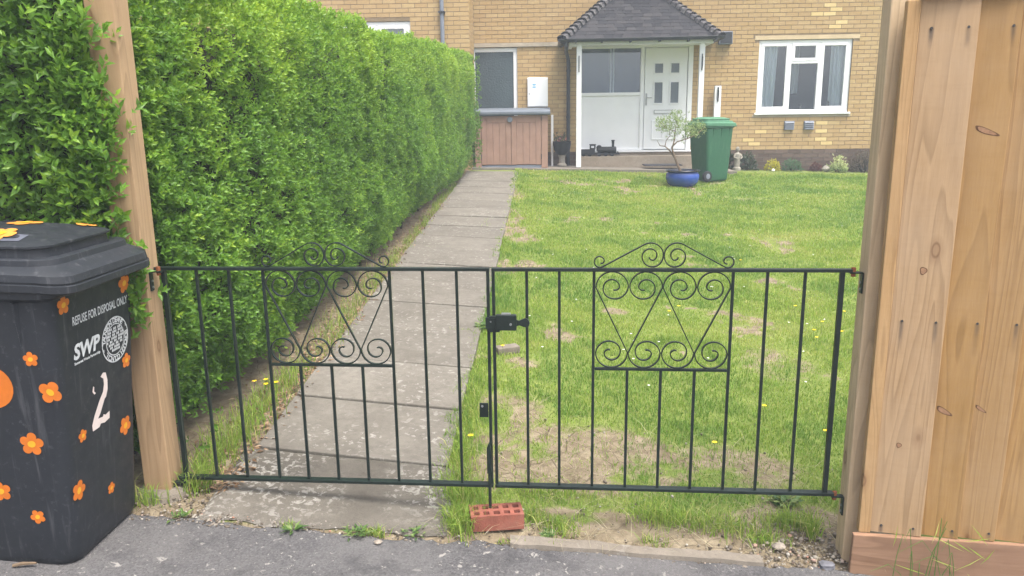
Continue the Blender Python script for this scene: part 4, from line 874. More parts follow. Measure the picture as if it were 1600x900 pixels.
# ------------------------------------------------------------------ gates
GYAW = R(-4.8); G0 = Vector((0, 2.9, 0)); gdx = Vector((math.cos(GYAW), math.sin(GYAW), 0))
def curl(c, Rr, a0, sgn, turns=(0, .25, .5, .75, 1.0, 1.25, 1.5, 1.68), radii=(1, 1, .98, .70, .55, .50, .44, .16), n=44):
    pts = []
    for i in range(n + 1):
        t = turns[-1] * i / n; r = Rr * float(np.interp(t, turns, radii)); a = a0 + sgn * 2 * math.pi * t; pts.append((c[0] + r * math.cos(a), c[1] + r * math.sin(a)))
    return pts
def gate_leaf(label, u0, u1, pl, pr, bars, lower, stile0, stile1, base, ztop0, ztop1):
    uc = (u0 + u1) / 2; p = G0 + gdx * uc
    t = thing('gate_leaf', label, 'gate', (p.x, p.y, base), GYAW, 'pair of iron gates'); q = lambda u: u - uc; zz = lambda z: z - base
    ZB, ZT = 0.068, 0.966
    MB().box(q(u0), q(u1), -0.013, 0.013, zz(ZT - 0.006), zz(ZT + 0.006)).build('top_rail', 'iron', t, 0.0015)
    MB().box(q(u0), q(u1), -0.016, 0.016, zz(ZB - 0.006), zz(ZB + 0.006)).build('bottom_rail', 'iron', t, 0.0015)
    for u, w in stile0: MB().box(q(u) - w / 2, q(u) + w / 2, -w / 2, w / 2, zz(ZB + .006), zz(ZT - .006)).build('stile', 'iron', t, 0.001)
    for u in bars + [pl, pr]: w = .0107; MB().box(q(u) - w / 2, q(u) + w / 2, -w / 2, w / 2, zz(ZB + .006), zz(ZT - .006)).build('bar', 'iron', t, 0.001)
    zp = 0.572; MB().box(q(pl) + .006, q(pr) - .006, -0.007, 0.007, zz(zp - .005), zz(zp + .005)).build('cross_bar', 'iron', t, 0.001)
    for u in lower: w = .0107; MB().box(q(u) - w / 2, q(u) + w / 2, -w / 2, w / 2, zz(ZB + .006), zz(zp - .005)).build('bar', 'iron', t, 0.001)
    # S scrolls in mirrored pairs
    W = pr - pl - 0.012; Rr = W / 8 - 0.0015; x0 = pl + 0.006
    for i in range(4):
        s_ = 1 if i % 2 == 0 else -1
        cx = x0 + W / 8 * (2 * i + 1); ct = (cx, ZT - .007 - Rr); cb = (cx, zp + .006 + Rr)
        A = curl(ct, Rr, math.pi if s_ > 0 else 0, -s_); A = A[::-1]           # inner end first, leaves on the outer side heading down
        B = curl(cb, Rr, 0 if s_ > 0 else math.pi, -s_)
        pts = A + [(A[-1][0] + (B[0][0] - A[-1][0]) * k / 6, A[-1][1] + (B[0][1] - A[-1][1]) * k / 6) for k in range(1, 6)] + B
        # soften the two joints
        MB().ribbon([(q(a), zz(b)) for a, b in pts], 0.012, 0.0042).build('scroll', 'iron', t)
    # cresting above the rail
    mid = (pl + pr) / 2; RB, RS = 0.048, 0.0215
    for s_ in (-1, 1):
        cB = (mid + s_ * (RB + .001), ZT + .007 + RB); end = mid + s_ * (W / 2 - 0.005); cS = (end - s_ * RS * .5, ZT + .009 + RS)
        a1 = math.pi / 2 - s_ * 0.55; A = curl(cB, RB, math.pi / 2 - s_ * 0.52, s_)[::-1]; B = curl(cS, RS, -math.pi / 2 - s_ * .4, s_, (0, .25, .5, .75, 1.0), (1, 1, 1, .8, .3), 24)
        pts = A + [(A[-1][0] + (B[0][0] - A[-1][0]) * k / 8, A[-1][1] + (B[0][1] - A[-1][1]) * k / 8) for k in range(1, 8)] + B
        MB().ribbon([(q(a), zz(b)) for a, b in pts], 0.012, 0.0042).build('crest_scroll', 'iron', t)
    return t, q, zz
gl, q, zz = gate_leaf('left leaf of the green black iron scroll gates, in front of the path', -1.425, -0.086, -0.985, -0.478, [-1.257, -1.124, -0.347, -0.215], [-0.86, -0.732, -0.605], [(-1.392, .017), (-0.093, .012)], [], 0.0, 0, 0)
db = put('drop_bolt', None, gl)
MB().tube([(q(-0.099), -0.022, -0.035), (q(-0.099), -0.022, 0.235)], 0.0065, 8).build('rod', 'iron', db); MB().prism([(q(-.108), .13), (q(-.09), .13), (q(-.09), .24), (q(-.099), .262), (q(-.108), .24)], 'xz', -0.032, -0.008).build('sleeve', 'iron', db, 0.003)
m = MB(); m.box(q(-.135), q(-.1), -0.012, -0.006, .365, .425); MB().tube([(q(-.124), -.014, .412), (q(-.124), -.006, .412)], .005, 8).build('screw', 'steel', gl); m.build('bolt_keep', 'iron', gl, 0.001)
gr, q, zz = gate_leaf('right leaf of the green black iron scroll gates, in front of the lawn', -0.078, 1.262, 0.314, 0.833, [0.057, 0.182, 0.959, 1.096], [0.446, 0.575, 0.704], [(-0.072, .012), (1.229, .017)], [], 0.0, 0, 0)
lat = put('latch', None, gr)
m = MB(); m.prism([(q(-.102), .738), (q(-.05), .738), (q(-.05), .722), (q(-.005), .722), (q(-.05), .722), (q(-.05), .776), (q(-.102), .776)][:1] + [(q(-.06), .735), (q(-.06), .78), (q(-.102), .78)], 'xz', -0.03, -0.012); m.build('keep_plate', 'iron', lat, 0.001)
MB().box(q(-.088), q(-.048), -0.026, -0.009, .722, .785).build('back_plate', 'iron', lat, 0.001)
MB().box(q(-.062), q(.018), -0.036, -0.012, .732, .793).build('case', 'iron', lat, 0.003)
arc = [(.014, .748), (.03, .752), (.045, .746), (.058, .744), (.066, .75), (.069, .763), (.064, .776), (.052, .781), (.04, .776), (.028, .77), (.014, .776)]
MB().prism([(q(a), b) for a, b in arc], 'xz', -0.032, -0.022).build('thumb_lever', 'iron', lat, 0.002)
MB().box(q(-.04), q(-.005), -0.03, -0.015, .792, .799).build('lug', 'steel', lat, 0.001)
m = MB(); m.tube([(q(-.004), -.039, .757), (q(-.004), -.035, .757)], .005, 8); m.tube([(q(-.082), -.03, .765), (q(-.082), -.025, .765)], .004, 8); m.build('screw', 'steel', lat)

# ------------------------------------------------------------------ posts and fence
def bracket(parent, x, y, z, dirx, zoff, bolt=True):
    """angle bracket: plate on the post face and a foot reaching out under the rail"""
    m = MB(); m.box(min(x, x - dirx * .006), max(x, x - dirx * .006), y - .012, y + .012, z - .075, z + .004); m.box(min(x - dirx * .004, x - dirx * .05), max(x - dirx * .004, x - dirx * .05), y - .012, y + .012, z + .0, z + .006)
    b = m.build('hinge_bracket', 'iron', parent, 0.002)
    MB().tube([(x - dirx * .035, y, z - .012), (x - dirx * .035, y, z + .022)], .009, 6).build('bolt', 'rust' if bolt else 'iron', b)
    for dz in (-.035, -.06): MB().tube([(x - dirx * .010, y, z + dz), (x - dirx * .004, y, z + dz)], .005, 6).build('screw', 'steel', b)
LPX, LPY = -1.486, 3.015
lp = thing('gate_post', 'tall square tan timber gate post half hidden by hedge leaves beside the charcoal bin', 'post', (LPX, LPY, g(LPX, LPY) - 0.03), R(-2), 'timber gate posts')
MB().box(-0.055, 0.055, -0.055, 0.055, 0, 2.35).build('post', 'post_wood_b', lp, 0.004)
m = MB(); m.lathe([(0.12, 0.0), (0.105, 0.03), (0.085, 0.045), (0.0, 0.05)], 14); m.build('concrete_collar', 'kerb', lp)
for z in (0.963, 0.062): bracket(lp, 0.056, -0.02, z - (g(LPX, LPY) - 0.03) - 0.008, -1, 0, z > .5)
RPX, RPY = 1.342, 2.792; rbz = -0.23
rp = thing('gate_post', 'square greenish tan timber gate post at the left end of the board fence', 'post', (RPX, RPY, rbz), R(-6), 'timber gate posts')
MB().box(-0.042, 0.042, -0.045, 0.045, 0, 2.45).build('post', 'post_wood', rp, 0.006)
for z in (0.963, 0.062): bracket(rp, -0.0425, -0.005, z - rbz - 0.008, 1, 0)
FYAW = R(-9); FO = Vector((1.292, 2.705, -0.215)); fdx = Vector((math.cos(FYAW), math.sin(FYAW), 0))
fence = thing('fence_panel', 'tan feather edge board fence with nail stains and a gravel board, beside the gate', 'fence', tuple(FO), FYAW)
FZ = 0.185                                     # board foot above the fence origin
bd = []; x = 0.072; tops = 2.112
def fboard(x0, w, mat):
    c = x0 + w / 2; m = MB(); jit = random.uniform(-.003, .003)
    m.prism([(-w / 2, -0.003), (w / 2 - .002, -0.022), (w / 2, -0.020), (w / 2, 0.0), (-w / 2, 0.0)], 'xy', 0, tops - FZ + jit)
    o = m.build('board', mat, fence, loc=(c, -0.012 - random.uniform(0, .002), FZ)); o.rotation_euler = (0, random.uniform(-.0012, .0012), 0)
    xs_ = [w / 2 - .022] if w < .16 else [w / 2 - .03, -w / 2 + .036]
    for xx in xs_:
        for z in (1.835, 0.835, 0.03): MB().tube([(xx, -.0200 if xx > 0 else -.0105, z), (xx, -.015 if xx > 0 else -.005, z)], .0045, 8).build('nail', 'nail_steel', o)
fboard(x, 0.176, 'board_wide'); x += 0.176
def knot(parent, w, x, z, a, b, rot):
    """flat oval knot lying in the sloping board face, darker rim round a paler heart"""
    rim = None
    for s_, mat, lift in ((1.0, 'knot_rim', .0004), (.76, 'knot_heart', .0009)):
        m = MB(); n = 20; vs = []
        for t in np.linspace(0, 2 * math.pi, n, endpoint=False):
            q_ = s_ * (1 + .12 * math.sin(3 * t + 1)); xx = x + q_ * (a * math.cos(t) * math.cos(rot) - b * math.sin(t) * math.sin(rot)); vs.append((xx, -(.003 + (xx / w + .5) * .0192) - lift, z + q_ * (a * math.cos(t) * math.sin(rot) + b * math.sin(t) * math.cos(rot))))
        m.add(vs, [tuple(range(n))]); o = m.build('knot', mat, parent)
for k in range(12): fboard(x - 0.001, 0.130, 'board'); x += 0.1265
boards = [o for o in fence.children if o.name.startswith('board')]
knot(boards[1], .13, 0.0, 1.50, .040, .0095, R(-22)); knot(boards[1], .13, -.030, 0.50, .030, .010, R(-30)); knot(boards[2], .13, -.035, 0.515, .022, .006, R(-35)); knot(boards[0], .176, .0, 1.02, .012, .014, 0); knot(boards[0], .176, -.02, .36, .009, .010, 0); knot(boards[3], .13, .045, 1.05, .018, .008, R(-15))
MB().box(0.028, 0.0705, -0.022, 0.01, FZ - .005, tops - .002).build('trim_strip', 'trim_wood', fence, 0.003)
MB().prism([(0.0, 0.004), (0.004, 0.182), (1.83, 0.182), (1.83, 0.0)], 'xz', -0.048, -0.024).build('gravel_board', 'gravel_board', fence, 0.004)
MB().box(0.068, 1.83, -0.045, 0.05, tops + .002, tops + 0.022).build('capping', 'post_wood', fence, 0.004)
for z in (0.30, 1.02, 1.92): MB().box(0.05, 1.83, -0.008, 0.05, z, z + .075).build('rail', 'post_wood', fence)
for k in range(1): MB().box(1.80, 1.89, -0.04, 0.05, -0.05, 2.12).build('end_post', 'post_wood', fence, 0.006)

# ------------------------------------------------------------------ perforated brick under the drop bolt
bt = thing('perforated_brick', 'red perforated brick lying under the gate drop bolt', 'brick', (-0.078, 2.872, 0), R(8.5))
xe = [-.1075, -.094, -.071, -.055, -.031, -.014, .012, .029, .053, .070, .094, .1075]; ye = [-.051, -.036, -.010, .008, .034, .051]; m = MB(); H_ = .065
for i in range(11):
    for j in range(5):
        x0, x1, y0, y1 = xe[i], xe[i + 1], ye[j], ye[j + 1]
        if i % 2 == 1 and j % 2 == 1:
            m.add([(x0, y0, H_), (x1, y0, H_), (x1, y1, H_), (x0, y1, H_), (x0, y0, .004), (x1, y0, .004), (x1, y1, .004), (x0, y1, .004)], [(0, 4, 5, 1), (1, 5, 6, 2), (2, 6, 7, 3), (3, 7, 4, 0), (4, 7, 6, 5)])
        else: m.add([(x0, y0, H_), (x1, y0, H_), (x1, y1, H_), (x0, y1, H_)], [(0, 1, 2, 3)])
a, b, c, d = -.1075, .1075, -.051, .051
m.add([(a, c, 0), (b, c, 0), (b, d, 0), (a, d, 0), (a, c, H_), (b, c, H_), (b, d, H_), (a, d, H_)], [(0, 1, 5, 4), (1, 2, 6, 5), (2, 3, 7, 6), (3, 0, 4, 7), (0, 3, 2, 1)])
me = bpy.data.meshes.new('block'); me.from_pydata(m.v, [], m.f); me.materials.append(MAT['redbrick']); put('block', me, bt)
bt.location.z = g(-0.078, 2.872) - 0.004; bt.rotation_euler = (R(0), R(1.5), R(8.5))
t_ = thing('brick_piece', 'broken grey brown brick piece half buried in the lawn behind the gate latch', 'brick', (-0.035, 4.87, g(-.035, 4.87) - .045), R(22))
MB().box(-.08, .075, -.04, .045, 0, .075).build('block', 'kerb', t_, 0.008)

# ------------------------------------------------------------------ hedges
def stems(parent, pts, mat='twig', name='stem'):
    m = MB()
    for p0, p1, r in pts:
        p0 = Vector(p0); p1 = Vector(p1); mid = (p0 + p1) / 2 + Vector((random.uniform(-.05, .05), random.uniform(-.05, .05), 0)); m.tube([p0, mid, p1], [r, r * .8, r * .4], 5)
    o = m.build(name, mat, parent); o['kind'] = 'stuff'; return o
HA = np.array([-1.43, 3.28]); HB = np.array([-0.615, 13.62])
def side_hedge():
    t_ = thing('hedge', 'long clipped green hedge running beside the garden path to the house', 'hedge', (-1.9, 8.4, g(-1.9, 8.4)), 0.0, 'hedges')
    L_ = np.linalg.norm(HB - HA); T = (HB - HA) / L_; Nn = np.array([T[1], -T[0]])          # outward, towards the path
    def surf(a, h, top):
        """a metres along, h height on the face (or distance in from the edge on the top)"""
        base = HA[None] + T[None] * a[:, None]; gr = gz(base[:, 0] - .2, base[:, 1])
        Ht = 2.09 + (fnoise(a * .9, a * 0 + 2) - .5) * 0.14 - 0.12 * np.clip(a / L_, 0, 1)
        bul = (fnoise(a * 0.9 + 3, h * 1.3, 1) - .5) * 0.17 + (fnoise(a * 3.1, h * 3.1, 2) - .5) * 0.12 + (fnoise(a * 9, h * 9, 3) - .5) * 0.07
        rr = 0.22
        return base, gr, Ht, bul, rr
    Pp, Dd, Tn = [], [], []
    # path face
    def face(a, hfrac, dens_depth):
        base, gr, Ht, bul, rr = surf(a, hfrac * 2.1, False); h = hfrac * Ht
        inset = np.where(h < 0.55, (0.55 - h) ** 1.5 * 0.55, 0) + np.where(h > Ht - rr, rr - np.sqrt(np.maximum(rr ** 2 - (h - Ht + rr) ** 2, 0)), 0)
        hole = np.clip((0.36 - fnoise(a * 4.3 + 11, h * 4.3, 1)) / 0.10, 0, 1)
        off = bul - inset - rng.exponential(dens_depth, len(a)) - hole * rng.uniform(.03, .16, len(a))
        P = np.column_stack([base + Nn * off[:, None], gr + h + 0.02])
        up = np.clip((h - Ht + rr) / rr, 0, 1)
        D = np.column_stack([np.tile(Nn, (len(a), 1)) * (1 - .6 * up)[:, None], 0.55 + up]) + rng.normal(0, .45, (len(a), 3))
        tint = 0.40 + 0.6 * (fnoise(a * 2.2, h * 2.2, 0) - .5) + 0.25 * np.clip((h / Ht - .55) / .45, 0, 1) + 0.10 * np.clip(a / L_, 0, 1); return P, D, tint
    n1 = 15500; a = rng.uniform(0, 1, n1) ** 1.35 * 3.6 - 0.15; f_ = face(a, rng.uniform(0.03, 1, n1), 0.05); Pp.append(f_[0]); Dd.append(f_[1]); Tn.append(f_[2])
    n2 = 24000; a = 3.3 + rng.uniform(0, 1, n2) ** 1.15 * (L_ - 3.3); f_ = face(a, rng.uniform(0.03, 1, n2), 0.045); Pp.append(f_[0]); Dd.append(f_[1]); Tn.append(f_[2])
    # top
    n3 = 8500; a = rng.uniform(-.1, L_, n3); w = rng.uniform(0, 1, n3) ** 1.5 * 1.0
    base, gr, Ht, bul, rr = surf(a, w, True); P = np.column_stack([base - Nn * w[:, None], gr + Ht + (fnoise(a * 4, w * 4, 2) - .5) * .14 - rng.exponential(.03, n3)])
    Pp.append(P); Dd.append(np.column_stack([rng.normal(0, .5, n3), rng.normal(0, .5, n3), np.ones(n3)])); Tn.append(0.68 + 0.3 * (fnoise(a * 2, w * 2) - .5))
    # far end and near end
    for end, n4 in ((0, 900), (1, 2200)):
        w = rng.uniform(-.12, 1.0, n4); hf = rng.uniform(.03, 1, n4); aa = np.full(n4, L_ if end else -0.1); base, gr, Ht, bul, rr = surf(aa, hf * 2, False)
        sg = 1 if end else -1; P = np.column_stack([base - Nn * w[:, None] + T * (sg * ((fnoise(w * 4, hf * 6) - .5) * .18 - rng.exponential(.04, n4) - np.clip((hf - .88) * 2, 0, 1) * .2))[:, None], gr + hf * Ht])
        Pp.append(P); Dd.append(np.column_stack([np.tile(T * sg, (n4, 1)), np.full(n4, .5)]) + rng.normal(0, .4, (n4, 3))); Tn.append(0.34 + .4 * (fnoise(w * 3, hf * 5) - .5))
    P = np.concatenate(Pp); D = np.concatenate(Dd); Tt = np.concatenate(Tn)
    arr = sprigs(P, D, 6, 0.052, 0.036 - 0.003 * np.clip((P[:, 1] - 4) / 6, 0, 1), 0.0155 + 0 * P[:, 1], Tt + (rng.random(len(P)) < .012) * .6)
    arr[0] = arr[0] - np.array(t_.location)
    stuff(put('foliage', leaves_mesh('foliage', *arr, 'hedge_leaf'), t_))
    # solid dark core added behind the leaves to block light
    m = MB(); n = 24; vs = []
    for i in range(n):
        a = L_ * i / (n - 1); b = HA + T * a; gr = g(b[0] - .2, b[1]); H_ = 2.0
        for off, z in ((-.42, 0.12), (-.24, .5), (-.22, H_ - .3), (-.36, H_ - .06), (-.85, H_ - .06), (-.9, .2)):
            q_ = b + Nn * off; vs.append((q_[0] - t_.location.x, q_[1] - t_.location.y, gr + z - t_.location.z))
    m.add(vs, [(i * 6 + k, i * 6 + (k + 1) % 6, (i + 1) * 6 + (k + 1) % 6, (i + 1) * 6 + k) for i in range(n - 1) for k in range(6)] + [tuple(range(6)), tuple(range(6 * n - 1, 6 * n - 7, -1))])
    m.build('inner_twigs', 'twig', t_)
    st_ = []
    for k in range(46):
        a = L_ * (k + random.random()) / 46; b = HA + T * a + Nn * (-.35 + random.uniform(-.1, .12)); z = g(b[0], b[1]) - t_.location.z
        st_.append(((b[0] - t_.location.x, b[1] - t_.location.y, z - .02), (b[0] - t_.location.x + random.uniform(-.1, .25), b[1] - t_.location.y + random.uniform(-.15, .15), z + random.uniform(.5, .9)), random.uniform(.008, .018)))
    stems(t_, st_)
side_hedge()
def front_hedge():
    t_ = thing('hedge', 'leafy green hedge behind the charcoal bin, left of the tan gate post', 'hedge', (-2.6, 3.4, g(-2.6, 3.4)), 0.0, 'hedges')
    x0, x1, yf = -4.3, -1.56, 2.99
    n1 = 7000; X = x1 - rng.uniform(0, 1, n1) ** 1.2 * (x1 - x0); h = rng.uniform(.03, 1, n1) * 2.45
    bul = (fnoise(X * 1.3, h * 1.3, 1) - .5) * .26 + (fnoise(X * 4, h * 4, 2) - .5) * .16
    Y = yf + np.where(X > -1.66, .10, 0) - bul + rng.exponential(.055, n1) + np.where(h < .5, (.5 - h) * .3, 0)
    P = [np.column_stack([X, Y, gz(X, yf + 0 * X) + h])]; D = [np.column_stack([rng.normal(0, .45, n1), -1 + rng.normal(0, .4, n1), .6 + rng.normal(0, .4, n1)])]
    Tn = [0.32 + .5 * (fnoise(X * 2.4, h * 2.4) - .5)]
    n2 = 1300; X = rng.uniform(x0, x1 + .05, n2); w = rng.uniform(0, 1, n2); P.append(np.column_stack([X, yf + w, gz(X, yf + 0 * X) + 2.45 + (fnoise(X * 3, w * 3) - .5) * .15])); D.append(rng.normal(0, .4, (n2, 3)) + [0, 0, 1]); Tn.append(np.full(n2, .7))
    # shoots reaching over the post
    n3 = 520; k = rng.integers(0, 5, n3); cx = np.array([-1.60, -1.565, -1.60, -1.53, -1.58])[k]; cz = np.array([1.78, 1.48, 1.25, 0.93, 1.62])[k]; sc = np.array([.06, .07, .055, .05, .06])[k]
    X = cx + rng.normal(0, 1, n3) * sc; Z = cz + rng.normal(0, 1, n3) * sc * 1.9; P.append(np.column_stack([X, 2.915 + rng.normal(0, .03, n3), Z])); D.append(np.column_stack([.4 + rng.normal(0, .5, n3), -.6 + rng.normal(0, .3, n3), .7 + rng.normal(0, .4, n3)])); Tn.append(np.full(n3, .42) + rng.normal(0, .08, n3))
    P = np.concatenate(P); D = np.concatenate(D); Tt = np.concatenate(Tn)
    arr = sprigs(P, D, 6, 0.07, 0.050, 0.021, Tt); arr[0] = arr[0] - np.array(t_.location)
    stuff(put('foliage', leaves_mesh('foliage', *arr, 'hedge_leaf'), t_))
    MB().box(x0 + 2.6 + .1, x1 + 2.6 - .28, -.17, .45, -.0, 2.2).build('inner_twigs', 'twig', t_)  # solid dark box added inside the hedge to stop light
    st_ = []
    for k in range(22):
        X = x0 + (x1 - x0) * (k + random.random()) / 22; st_.append(((X + 2.6, -.22 + random.uniform(-.05, .1), -.02), (X + 2.6 + random.uniform(-.2, .3), -.3 + random.uniform(-.1, .1), random.uniform(.6, 1.9)), random.uniform(.006, .014)))
    stems(t_, st_)
front_hedge()

# ------------------------------------------------------------------ pots and small plants by the house
pt = (2.76, 12.47); pz = g(*pt)
pot = thing('glazed_pot', 'round bellied blue glazed pot on the lawn in front of the green bin', 'plant pot', (pt[0], pt[1], pz - .01))
MB().lathe([(0.17, 0), (0.20, .01), (0.245, .06), (0.268, .13), (0.262, .19), (0.24, .225), (0.235, .235)], 32).build('bowl', 'pot_blue', pot, smooth=True)
MB().lathe([(0.236, .233), (0.275, .24), (0.28, .25), (0.275, .258), (0.235, .255), (0.22, .22)], 32).build('rim', 'pot_black', pot, smooth=True)
MB().lathe([(0.235, .222), (0.12, .24), (0.0, .245)], 20).build('compost', 'soil', pot)
tree = thing('small_tree', 'small pale leafed tree with a bare leaning stem growing in the blue pot', 'tree', (pt[0], pt[1], pz + .2))
K = 1 / 97.0
def tp(px, py, d=0.0): return (((px - 1066) * K), d, (262 - py) * K + .02)
br = [([tp(1063, 262), tp(1056, 247), tp(1050, 232), tp(1048, 224)], [.020, .017, .015, .013]), ([tp(1053, 240, .02), tp(1046, 230, .03), tp(1038, 223, .03), tp(1030, 222, .02), tp(1025, 214, 0)], [.014, .012, .009, .006, .003]),
      ([tp(1048, 224), tp(1055, 216, -.05), tp(1068, 212, -.1), tp(1082, 206, -.12), tp(1094, 196, -.1)], [.012, .010, .008, .006, .003]), ([tp(1049, 225), tp(1053, 212, .05), tp(1054, 200, .08), tp(1056, 186, .1), tp(1058, 172, .1)], [.012, .009, .007, .005, .002]),
      ([tp(1038, 223, .03), tp(1040, 214, .05), tp(1046, 207, .06), tp(1044, 198, .02), tp(1032, 190, 0)], [.008, .006, .005, .004, .002]), ([tp(1054, 200, .08), tp(1046, 198, .05), tp(1036, 194, .0), tp(1028, 186, -.05)], [.006, .005, .004, .002]), ([tp(1068, 212, -.1), tp(1076, 202, 0), tp(1080, 190, .05)], [.006, .004, .002])]
m = MB()
for p_, r_ in br: m.tube(p_, r_, 6)
m.build('trunk', 'bark', tree, smooth=True)
cl = [(1056, 182, .10, 70), (1040, 192, .09, 60), (1032, 186, .05, 30), (1062, 196, .11, 60), (1078, 197, .1, 75), (1090, 196, .07, 45), (1050, 200, .09, 45), (1070, 206, .07, 30), (1057, 174, .06, 25), (1030, 194, .045, 20), (1084, 206, .06, 25)]
P = []
for px, py, r_, n in cl:
    c = np.array(tp(px, py, random.uniform(-.1, .1))); P.append(c + rng.normal(0, 1, (n, 3)) * [r_ * .8, r_ * 1.1, r_ * .6])
P = np.concatenate(P); arr = sprigs(P, rng.normal(0, .6, P.shape) + [0, 0, .5], 5, .05, .042, .014, .5 + rng.normal(0, .15, len(P)))
stuff(put('crown', leaves_mesh('crown', *arr, 'pale_leaf'), tree))
def clump(name, label, cat, u, off, r, h, n, L_, W_, mat, up=.6, z=None, stemsn=5, k=6, kind='dome'):
    p = hw(u, off); zz_ = g(p.x, p.y) if z is None else z
    t_ = thing(name, label, cat, (p.x, p.y, zz_ - .01))
    d = unit(rng.normal(0, 1, (n, 3))); d[:, 2] = np.abs(d[:, 2]); P = d * (rng.uniform(.45, 1, n) ** .6)[:, None] * [r, r * .7, h] * (1 + .25 * (fnoise(d[:, 0] * 3, d[:, 2] * 3) - .5))[:, None]
    arr = sprigs(P, d * [1, 1, 1] + [0, 0, up] + rng.normal(0, .3, (n, 3)), k, L_ * 1.1, L_, W_, .5 + .3 * (d[:, 2] - .5) + rng.normal(0, .12, n))
    stuff(put('foliage', leaves_mesh('foliage', *arr, mat), t_))
    stems(t_, [((random.uniform(-.03, .03), random.uniform(-.03, .03), -.02), (random.uniform(-r, r) * .6, random.uniform(-r, r) * .4, h * random.uniform(.5, .85)), .006) for _ in range(stemsn)])
    return t_
clump('golden_shrub', 'rounded bright yellow shrub against the dark brick plinth', 'shrub', 4.34, .22, .14, .20, 260, .028, .012, 'gold_leaf')
clump('green_shrub', 'low blue green bushy plant between the yellow shrub and reddish plant', 'shrub', 4.70, .22, .19, .21, 320, .034, .010, 'green_leaf')
clump('reddish_plant', 'small dark reddish plant beside the pale stone at the wall foot', 'plant', 5.15, .2, .10, .15, 120, .035, .014, 'red_leaf')
clump('variegated_plant', 'cream and green variegated plant with a taller pointed top', 'plant', 5.52, .3, .16, .13, 90, .075, .026, 'vari_leaf', 1.0)
t_ = clump('dark_shrub', 'dark leafy shrub right of the small garden statue', 'shrub', 3.88, .2, .17, .30, 170, .05, .022, 'dark_leaf', .5)
clump('dark_shrub', 'dark orange tinged shrub between the green bin and garden statue', 'shrub', 3.50, .2, .10, .42, 150, .05, .022, 'dark_leaf', .6)
clump('climbing_plant', 'sparse brown twiggy shrub against the plinth beside the fence post', 'shrub', 6.02, .2, .27, .40, 330, .035, .014, 'brown_leaf', .5, None, 16)
P = np.column_stack([rng.normal(0, .05, 60), rng.normal(0, .04, 60), rng.uniform(.12, .30, 60)]); arr = sprigs(P, rng.normal(0, .5, P.shape) + [0, 0, .6], 4, .05, .05, .02, .75 + rng.normal(0, .1, 60))
vp = [o for o in bpy.data.objects if o.name == 'variegated_plant'][0]; stuff(put('foliage', leaves_mesh('foliage', *arr, 'vari_leaf'), vp))
p = hw(3.66, .3); st_ = thing('garden_statue', 'small pale stone garden statue between two dark shrubs', 'statue', (p.x, p.y, g(p.x, p.y) - .01), R(10))
MB().lathe([(0.075, 0), (0.075, .05), (0.055, .06), (0.05, .09), (0.058, .14), (0.05, .2), (0.062, .26), (0.055, .31), (0.022, .335), (0.02, .35), (0.038, .375), (0.036, .41), (0.02, .435), (0, .44)], 18).build('figure', 'stone', st_, smooth=True)
m = MB(); m.tube([(.055, -.01, .30), (.075, -.04, .24), (.03, -.07, .22)], [.018, .016, .012], 8); m.tube([(-.055, -.01, .30), (-.075, -.04, .24), (-.02, -.07, .22)], [.018, .016, .012], 8); m.build('arms', 'stone', st_, smooth=True)
def rock(name, label, x, y, z, s, mat='pebble', seed=0):
    bm = bmesh.new(); bmesh.ops.create_icosphere(bm, subdivisions=2, radius=1); rr = random.Random(seed)
    ph = [rr.uniform(0, 6) for _ in range(6)]
    for v in bm.verts: f = 1 + .14 * math.sin(v.co.x * 3 + ph[0]) + .12 * math.sin(v.co.y * 4 + ph[1]) + .1 * math.sin(v.co.z * 5 + ph[2]); v.co = Vector((v.co.x * s[0], v.co.y * s[1], v.co.z * s[2])) * f
    me = bpy.data.meshes.new(name); bm.to_mesh(me); bm.free(); me.materials.append(MAT[mat])
    return tag(put(name, me, None, (x, y, z)), label, 'stone')
p = hw(5.3, .3); rock('stone', 'flat pale stone at the wall foot left of the variegated plant', p.x, p.y, g(p.x, p.y) + .05, (.085, .05, .055), 'stone', 3)
p = hw(4.28, .5); rock('stone', 'small white stone on the lawn edge left of the yellow shrub', p.x, p.y, g(p.x, p.y) + .015, (.035, .03, .025), 'white_petal', 4)
# bowl planter on a pedestal by the downpipe
p = hw(0.385, .42); bp_ = thing('bowl_planter', 'black bowl planter on a mottled pedestal beside the downpipe', 'planter', (p.x, p.y, .612))
MB().lathe([(0.055, .2), (0.11, .23), (0.15, .30), (0.165, .38), (0.17, .44), (0.178, .45), (0.165, .455), (0.15, .42)], 24).build('bowl', 'cast', bp_, smooth=True)
MB().lathe([(0.09, 0), (0.09, .03), (0.06, .05), (0.055, .14), (0.075, .2), (0.06, .21)], 16).build('pedestal', 'stone', bp_, smooth=True); MB().lathe([(0.155, .425), (0.0, .44)], 16).build('compost', 'soil', bp_)
fl = thing('bedding_flowers', 'straggly pink bedding flowers growing in the black bowl planter', 'plant', (p.x, p.y, 1.03))
P = rng.normal(0, 1, (70, 3)) * [.08, .07, .045] + [-.02, 0, .06]; arr = sprigs(P, rng.normal(0, .5, P.shape) + [0, 0, .6], 4, .05, .05, .02, .5 + rng.normal(0, .15, 70)); stuff(put('foliage', leaves_mesh('foliage', *arr, 'dark_leaf'), fl))
P = rng.normal(0, 1, (22, 3)) * [.06, .05, .03] + [-.03, -.03, .09]; arr = sprigs(P, rng.normal(0, .5, P.shape) + [0, -.3, .6], 4, .01, .02, .018, np.full(22, .5), 1.2); stuff(put('petals', leaves_mesh('petals', *arr, 'pink_petal'), fl))
